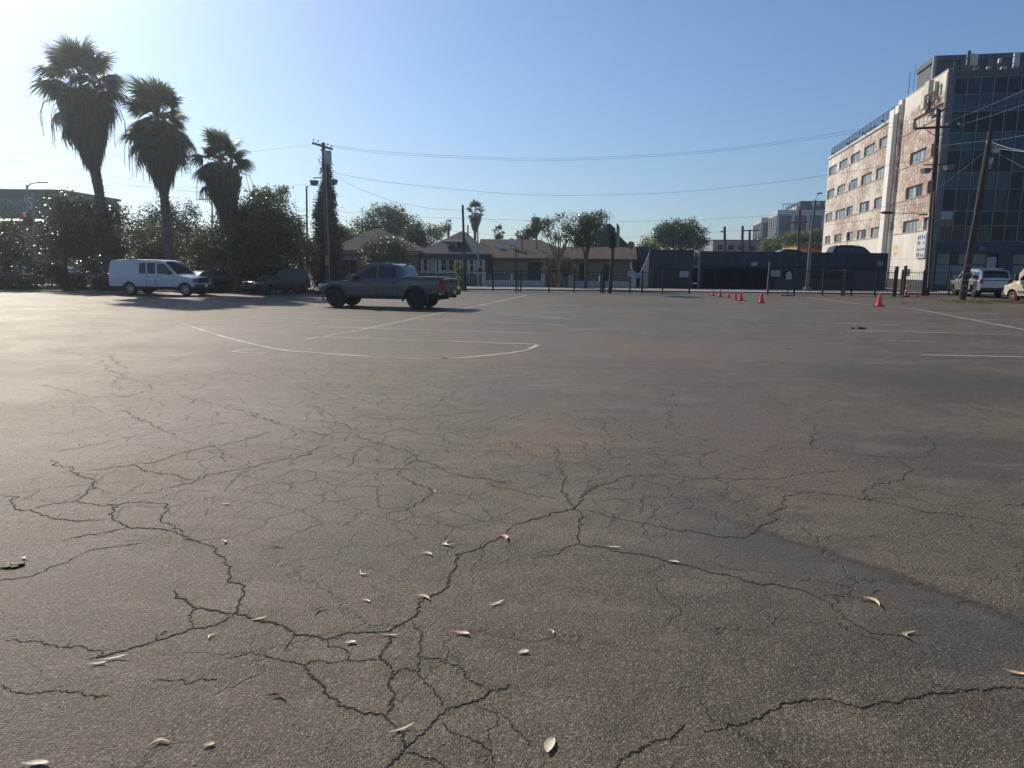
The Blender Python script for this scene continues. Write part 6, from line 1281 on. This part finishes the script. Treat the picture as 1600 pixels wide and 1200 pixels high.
# other poles (px_base, y_base?, top px, top y, Y, r)
for (pb, pt, yt, Y_, r_, mt, lab, arms) in ((727, 723, 320.5, 51.5, .10, WOOD, 'plain dark pole rising in front of the bungalow', ()),
        (747.5, 746.5, 349, 58.5, .07, GALV, 'thin grey pole with a small notice right of the bungalow', ()), (1132, 1132.3, 354, 120, .28, WOOD, 'far utility pole with equipment above the garage, left of the paired poles', ((1126, 362, 1132, 362),)),
        (1159, 1160.5, 353, 100, .22, WOOD, 'left pole of the leaning pair above the garage', ((1160, 360.5, 1185, 360),)), (1171, 1171.5, 359, 100, .2, WOOD, 'right pole of the leaning pair above the garage', ()), (1246, 1250, 328, 100, .25, WOOD, 'dark pole standing before the far glass tower', ((1233, 348, 1262, 347),)),
        (475, 466.5, 336, 90, .14, WOOD, 'distant crossarm pole left of the cypress', ((458, 338, 478, 337), (462, 341, 476, 341))), (806.5, 806, 385, 50.2, .05, BLACKM, 'slim dark post standing in the fence before the tan house', ()), (809.5, 809.5, 387, 50.3, .03, BLACKM, 'thinner of the twin slim posts in the fence before the tan house', ())):
    b_ = foot(pb, Y_); t, v = pole('utility_pole' if r_ > .08 else 'slim_post', lab, b_, at(pt, yt, Y_), r_, r_ * .75, mt)
    for (a0, b0, a1, b1) in arms: mb = MB(); mb.bar(at(a0, b0, Y_) - b_, at(a1, b1, Y_) - b_, r_ * .7); mb.build('crossarm', mt, t)
    if pb == 747.5: mb = MB(); q = at(747.5, 413, Y_) - b_; mb.box((q.x, q.y - .1, q.z), (.26, .02, .5)); mb.build('notice', M('notice_pale', (.30, .29, .29), .6), t)
# back-to-back sign panels on a wooden pole
YS = 49.6; bS = foot(953, YS); t, v = pole('sign_pole', 'brown wooden pole carrying two tall sign panels seen nearly edge-on', bS, at(958, 386, YS), .14, .12, WOOD); Ls = lambda px, py, Y_=YS: at(px, py, Y_) - bS
mb = MB(); mb.poly([Ls(950.8, 349, 48.6), Ls(959.5, 357, 50.6), Ls(961, 385, 50.6), Ls(952, 388.5, 48.6)], (.10, .0, 0)); mb.build('sign_panel', M('panel_black', (.018, .018, .020), .6), t)
mb = MB(); mb.poly([Ls(963.5, 349.5, 48.9), Ls(966.5, 356, 50.7), Ls(965.5, 386, 50.7), Ls(962.2, 387.5, 48.9)], (.09, 0, 0)); mb.build('sign_panel', M('panel_sage', (.14, .17, .15), .6), t)
mb = MB(); mb.bar(Ls(957, 372), Ls(965, 372), .06); mb.build('bracket', BLACKM, t)
# overhead wires -------------------------------------------------------
WIRE = M('cable_black', (.05, .055, .065), .6); WIREP = M('cable_pale', (.40, .42, .45), .5)
def wire(label, pts, r=.014, mat=None):
    P = chain([at(*p) for p in pts], 1.5); mb = MB(); mb.tube(P, r * .52, 5, cap=False); solo(mb, 'overhead_wire', mat or WIRE, label, 'wire', base=P[0])
wire('upper of the two long wires sagging across the whole sky', [(505, 225, 50), (600, 237, 53), (800, 247.5, 55), (900, 247, 55), (1100, 236, 54), (1300, 209, 52), (1500, 172, 46), (1720, 115, 38)], .015)
wire('lower of the two long wires sagging across the whole sky', [(517, 229, 50), (600, 240, 53), (800, 250.5, 55), (900, 250, 55), (1100, 239, 54), (1300, 213, 52), (1500, 180, 46), (1720, 130, 38)], .015)
wire('middle wire from the power pole across to the dark office pole', [(515, 268, 50), (600, 284, 53), (800, 303, 55), (950, 304.5, 55), (1100, 297, 54), (1290, 274, 52.5), (1458, 245, 52)], .018)
wire('short sagging wire from the power pole to the plain bungalow pole', [(515, 270, 50), (560, 295, 50.4), (620, 317, 50.8), (680, 327, 51.2), (723, 328.5, 51.5)], .016)
wire('wire crossing low behind the cypress and over the rooftops', [(440, 328, 56), (520, 330, 57), (640, 338.5, 58), (900, 346, 58), (1050, 344.5, 57), (1200, 337, 55), (1449, 318, 52)], .016)
wire('lowest long wire over the house ridges', [(520, 336, 55), (580, 346, 56), (680, 358, 57), (800, 368, 58), (985, 370.5, 58), (1130, 362, 60), (1290, 352, 60), (1440, 330, 56)], .014)
wire('drooping service wire from the cypress to the grey bungalow', [(526, 340, 52), (560, 350, 55), (620, 372, 60), (655, 380, 64)], .014)
wire('faint wire from the plain pole down to the airy tree', [(722, 330, 51.5), (700, 345, 60), (672, 362, 66)], .010)
wire('faint wire from the slender palm down to the tan roof', [(755, 340, 58), (785, 350, 62), (815, 362, 66)], .010)
wire('long faint wire crossing behind the three palms', [(-60, 233, 50), (100, 241, 50), (300, 244, 50), (420, 234, 50), (505, 224, 50)], .010)
wire('second faint wire crossing behind the three palms', [(-60, 240, 50), (150, 270, 52), (300, 300, 54), (420, 318, 56), (480, 326, 56)], .010)
wire('faint wire running low behind the palm trunks', [(-60, 226, 48), (60, 262, 50), (200, 289, 52), (380, 306, 54)], .010)
wire('wire with a small cable clamp left of the lamp post', [(-60, 278, 54), (200, 291, 54), (380, 293, 53), (440, 291, 52), (488, 287, 50.5)], .012)
wire('low wire behind the pale tree and the street lamp', [(-40, 322, 70), (100, 331, 70), (330, 338, 70), (480, 331, 66)], .012)
wire('upper pale wire crossing the dark glass front', [(1467, 197, 52), (1540, 167, 48), (1640, 124, 42)], .013, WIREP)
wire('second pale wire crossing the dark glass front', [(1498, 196, 52), (1560, 177, 48), (1650, 146, 42)], .013, WIREP)
wire('pale wire from the dark pole to the leaning pole top', [(1455, 230, 52), (1500, 224, 48), (1545, 220, YB)], .009, WIREP)
wire('pale wire leaving the leaning pole top to the right', [(1547, 220, YB), (1580, 215, 40), (1650, 203, 36)], .010, WIREP)
wire('thick bright cable from the leaning pole to the right edge', [(1549, 222, YB), (1575, 231, 40), (1610, 238, 38), (1660, 246, 36)], .024, WIREP)
wire('lower thick bright cable from the pale box to the right edge', [(1559, 232, YB), (1590, 236, 40), (1660, 243, 36)], .022, WIREP)
wire('slanting guy wire from the leaning pole towards the office corner', [(1540, 236, YB), (1500, 268, 47), (1455, 303, 52)], .010, WIREP)
wire('thin line slanting down to the right from the leaning pole', [(1560, 240, YB), (1600, 262, 41), (1650, 290, 39)], .008, WIREP)
wire('thin wire over the peeling wall below the second window row', [(1290, 274, 53), (1340, 268, 52.5), (1400, 257, 52), (1458, 247, 52)], .008)
wire('lamp wire running across the peeling wall to the dark pole', [(1285, 331, 58), (1330, 328, 56), (1383, 330, 53), (1450, 322, 52)], .012)
wire('lower wire across the peeling wall', [(1290, 352, 60), (1340, 346, 57), (1400, 341, 54), (1449, 340, 52)], .012)
# ================================================================== CONES
CO = M('cone_orange', (.86, .060, .045), .45, var=.06, scale=3); COD = M('cone_base', (.10, .02, .018), .7, var=.3); COW = M('cone_white', (.6, .6, .6), .5)
def make_cone():
    t = thing('traffic_cone', '', 'cone', (0, 0, 0), 0, 'small red cones scattered before the entrance')
    mb = MB(); mb.lathe((0, 0, .03), [(.135, 0), (.13, .015), (.105, .10), (.03, .44), (.028, .455), (.015, .46), (.001, .455)], 18); mb.build('body', CO, t, smooth=50)
    mb = MB(); mb.box((0, 0, .016), (.36, .36, .03)); mb.build('base', COD, t, bevel=.006); return t
proto = make_cone(); first = True
for px_, py_, hh, lab in ((1114, 462, 9, 'leftmost of the small red cones, farthest to the left'), (1125, 464, 11, 'second red cone from the left'), (1138.5, 464.5, 8, 'smallest red cone, third from the left'), (1149, 468.5, 12, 'left one of the touching pair of red cones'), (1157, 470, 13.5, 'right one of the touching pair of red cones'),
        (1189.5, 473.5, 16, 'red cone standing alone right of the touching pair'), (1221.5, 462.5, 7, 'tiny red cone beside the portable sign base'), (1373.5, 478.5, 17.5, 'nearest and largest red cone, alone before the curved-spike gate'), (1434, 464.5, 6.5, 'small red cone right of the tall striped cone'), (1585.5, 473, 12.5, 'red cone beside the front wheel of the cream van')):
    q = gnd(px_, py_); k = hh * (q - EYE).length / FPX / .49
    if first: c = proto; first = False
    else:
        c = proto.copy(); COL.objects.link(c)
        for ch in proto.children: d_ = ch.copy(); COL.objects.link(d_); d_.parent = c
    c.location = q; c.scale = (k,) * 3; c.rotation_euler = (0, 0, random.random() * 1.5); c['label'] = lab
q = gnd(1415, 463.5); t = thing('delineator_cone', 'tall slim orange and white striped cone before the thick gate post', 'cone', q)
mb = MB(); mb.box((0, 0, .03), (.42, .42, .06)); mb.build('base', COD, t, bevel=.01)
for i, (z0, z1, mt) in enumerate(((.06, .34, CO), (.342, .48, COW), (.482, .66, CO), (.662, .80, COW), (.802, 1.02, CO))):
    r_ = lambda z: .13 - .09 * min(1, z / .6) if z < .6 else .042
    mb = MB(); mb.lathe((0, 0, 0), [(r_(z0), z0), (r_((z0 + z1) / 2), (z0 + z1) / 2), (r_(z1), z1)], 14); mb.build('band', mt, t, smooth=50)
# ================================================================== FALLEN LEAVES AND LITTER
LF = [M('dry_leaf_pale', (.72, .62, .45), .6, var=.2, scale=20), M('dry_leaf_tan', (.72, .50, .32), .6, var=.25, scale=20), M('dry_leaf_olive', (.42, .36, .20), .6, var=.25, scale=20), M('dry_leaf_dark', (.035, .028, .022), .7, var=.3, scale=20)]
def leaf(px, py, L_, curve, ang, mi, label, wid=.2, curl=.35):
    L_ *= .86; q = gnd(px, py); n = 9; mb = MB(); vs = []
    for i in range(n + 1):
        s = i / n; a = curve * (s - .5); x = L_ * (s - .5); y = L_ * curve * .40 * (1 - (2 * s - 1) ** 2); w_ = L_ * wid * math.sin(math.pi * min(1, s * .92 + .03)) ** .8 * (1 if s < .9 else .5)
        z = .004 + curl * L_ * .35 * (2 * s - 1) ** 2 + .1 * L_ * random.uniform(0, .12)
        for t_ in (-1, 0, 1): vs.append((x, y + t_ * w_ / 2, z + abs(t_) * w_ * .22))
    mb.add(vs, [(3 * i + j, 3 * i + j + 1, 3 * i + j + 4, 3 * i + j + 3) for i in range(n) for j in range(2)])
    o = mb.build('fallen_leaf', LF[mi], smooth=60); o.location = q; o.rotation_euler = (random.uniform(-.1, .1), random.uniform(-.06, .06), ang); tag(o, label, 'leaf')
leaf(48, 871, .11, 1.0, 2.2, 0, 'pale curled leaf at the far left, above the small dark debris'); leaf(348, 848, .09, .5, -.9, 1, 'small tan leaf above the long left crack'); leaf(433, 856, .10, .3, .2, 3, 'dark flat leaf left of the pale hooked leaf'); leaf(292, 842, .10, .1, .1, 3, 'dark leaf lying in the crack at the left')
leaf(682, 768, .07, .6, 1.9, 0, 'tiny white leaf on the alligator cracks near the middle'); leaf(709, 849, .14, 1.3, 1.9, 0, 'pale hooked leaf just above the main crack', .24); leaf(780, 843, .15, 1.0, -.9, 1, 'tan bent leaf on the main crack', .22); leaf(663, 869, .12, .9, -.3, 1, 'tan hooked leaf left of the main crack top')
leaf(572, 895, .10, 1.1, 2.6, 0, 'small pale hooked leaf alone left of the crack bend'); leaf(655, 938, .14, .9, -.3, 1, 'curved tan leaf touching the main crack bend', .16); leaf(570, 941, .08, .6, -.5, 0, 'tiny pale leaf left of the curved tan leaf'); leaf(776, 945, .11, .15, .6, 0, 'straight pale leaf right of the main crack')
leaf(721, 992, .10, .3, -.3, 1, 'rusty tan leaf right of the crack junction', .3); leaf(404, 970, .09, .4, .4, 1, 'small tan leaf lying on the left crack junction'); leaf(335, 996, .08, 1.0, 1.2, 0, 'tiny hooked leaf below the left crack junction'); leaf(178, 1032, .14, .3, .35, 0, 'long pale leaf blade at the lower left', .13); leaf(152, 1039, .09, .2, .2, 0, 'short pale leaf blade touching the long one')
leaf(548, 1006, .06, .3, .2, 0, 'tiny pale leaf between the crack branches', .5); leaf(605, 994, .13, .15, -.15, 2, 'olive leaf strip lying across the crack', .1); leaf(858, 989, .07, .9, -1.0, 0, 'small bent pale leaf right of the centre'); leaf(818, 1021, .06, .3, .2, 0, 'small whitish leaf low in the centre', .55)
leaf(628, 1142, .13, .1, .5, 0, 'long straight pale leaf stem above the bottom crack fork', .09); leaf(860, 1167, .11, .15, 1.25, 0, 'broad pale leaf near the bottom centre', .42, .12); leaf(247, 1170, .10, 1.3, .4, 1, 'dark-edged hooked leaf at the bottom left'); leaf(326, 1166, .05, .2, .3, 2, 'small olive leaf fragment at the bottom left', .6)
leaf(55, 1198, .11, .3, .1, 0, 'pale leaf cut by the bottom edge at the left', .3); leaf(500, 955, .10, .4, .9, 3, 'dark twisted leaf left of the main crack'); leaf(430, 1095, .10, .9, -.2, 3, 'dark hooked leaf right of the left crack fork'); leaf(352, 789, .10, .3, -.1, 1, 'faint tan leaf sliver in the upper left'); leaf(956, 857, .12, .4, -.2, 0, 'pale leaf on the crack right of the centre', .15)
leaf(1052, 880, .08, .5, -.2, 0, 'small white curled leaf on the right-hand crack', .45); leaf(1352, 945, .17, 1.3, -.9, 1, 'pinkish hooked leaf at the right'); leaf(1428, 997, .14, .9, .8, 2, 'olive curled leaf with a dark shadow at the right', .22); leaf(1590, 1055, .14, .2, -.4, 1, 'tan leaf cut by the right edge', .16)
leaf(1158, 474, .5, .3, .1, 0, 'white flattened litter scrap near the touching pair of cones', .5); leaf(1412, 474, .45, .2, 0, 0, 'pale flat litter scrap right of the nearest cone', .5); leaf(1233, 545, .14, .2, .1, 0, 'tiny white litter scrap in the middle of the right lot', .6)
for px_, py_, s_, lab in ((20, 885, .09, 'small dark clump of debris at the far left'), (1347, 514, .26, 'dark flattened object lying on the parking lines at the right'), (8, 886, .06, 'smaller dark debris clump at the left edge')):
    q = gnd(px_, py_); mb = MB(); 
    for i in range(7): mb.box((random.gauss(0, s_ * .35), random.gauss(0, s_ * .15), s_ * .08 + random.random() * s_ * .06), (s_ * random.uniform(.3, .7), s_ * .3, s_ * random.uniform(.08, .2)), rz=random.random() * .8)
    o = mb.build('debris', LF[3], bevel=s_ * .02); o.location = q; tag(o, lab, 'debris')
# white scraps of litter under the parked vehicles
mb = MB()
for i in range(60):
    q = foot(random.choice((random.uniform(245, 275), random.uniform(420, 460))), 44.2 + random.random() * .5); mb.box((q.x, q.y, .04 + random.random() * .06), (random.uniform(.05, .2), .1, .05), rz=random.random() * 3)
tag(mb.build('litter', WHITEP), 'bright scraps of litter lying behind the parked van and wagon', 'litter', kind='stuff')
# added haze volume, scattering forward to imitate lens glare towards the sun
hz = MB(); hz.span((-260, -40, -1.2), (260, 420, 60)); ho = hz.build('glare_haze', MATS.setdefault('glare_haze', bpy.data.materials.new('glare_haze'))); ho['kind'] = 'stuff'
hm = ho.data.materials[0]; hm.use_nodes = True; ht_ = hm.node_tree; ht_.nodes.clear(); hv = ht_.nodes.new('ShaderNodeVolumePrincipled'); hout = ht_.nodes.new('ShaderNodeOutputMaterial')
hv.inputs['Color'].default_value = (.82, .90, 1.0, 1); hv.inputs['Density'].default_value = 0.0009; hv.inputs['Anisotropy'].default_value = .83; ht_.links.new(hv.outputs[0], hout.inputs['Volume'])
print('TRIS', sum(len(o.data.loop_triangles) if o.data.loop_triangles else len(o.data.polygons) * 2 for o in bpy.data.objects if o.type == 'MESH'), 'OBJ', len(bpy.data.objects))
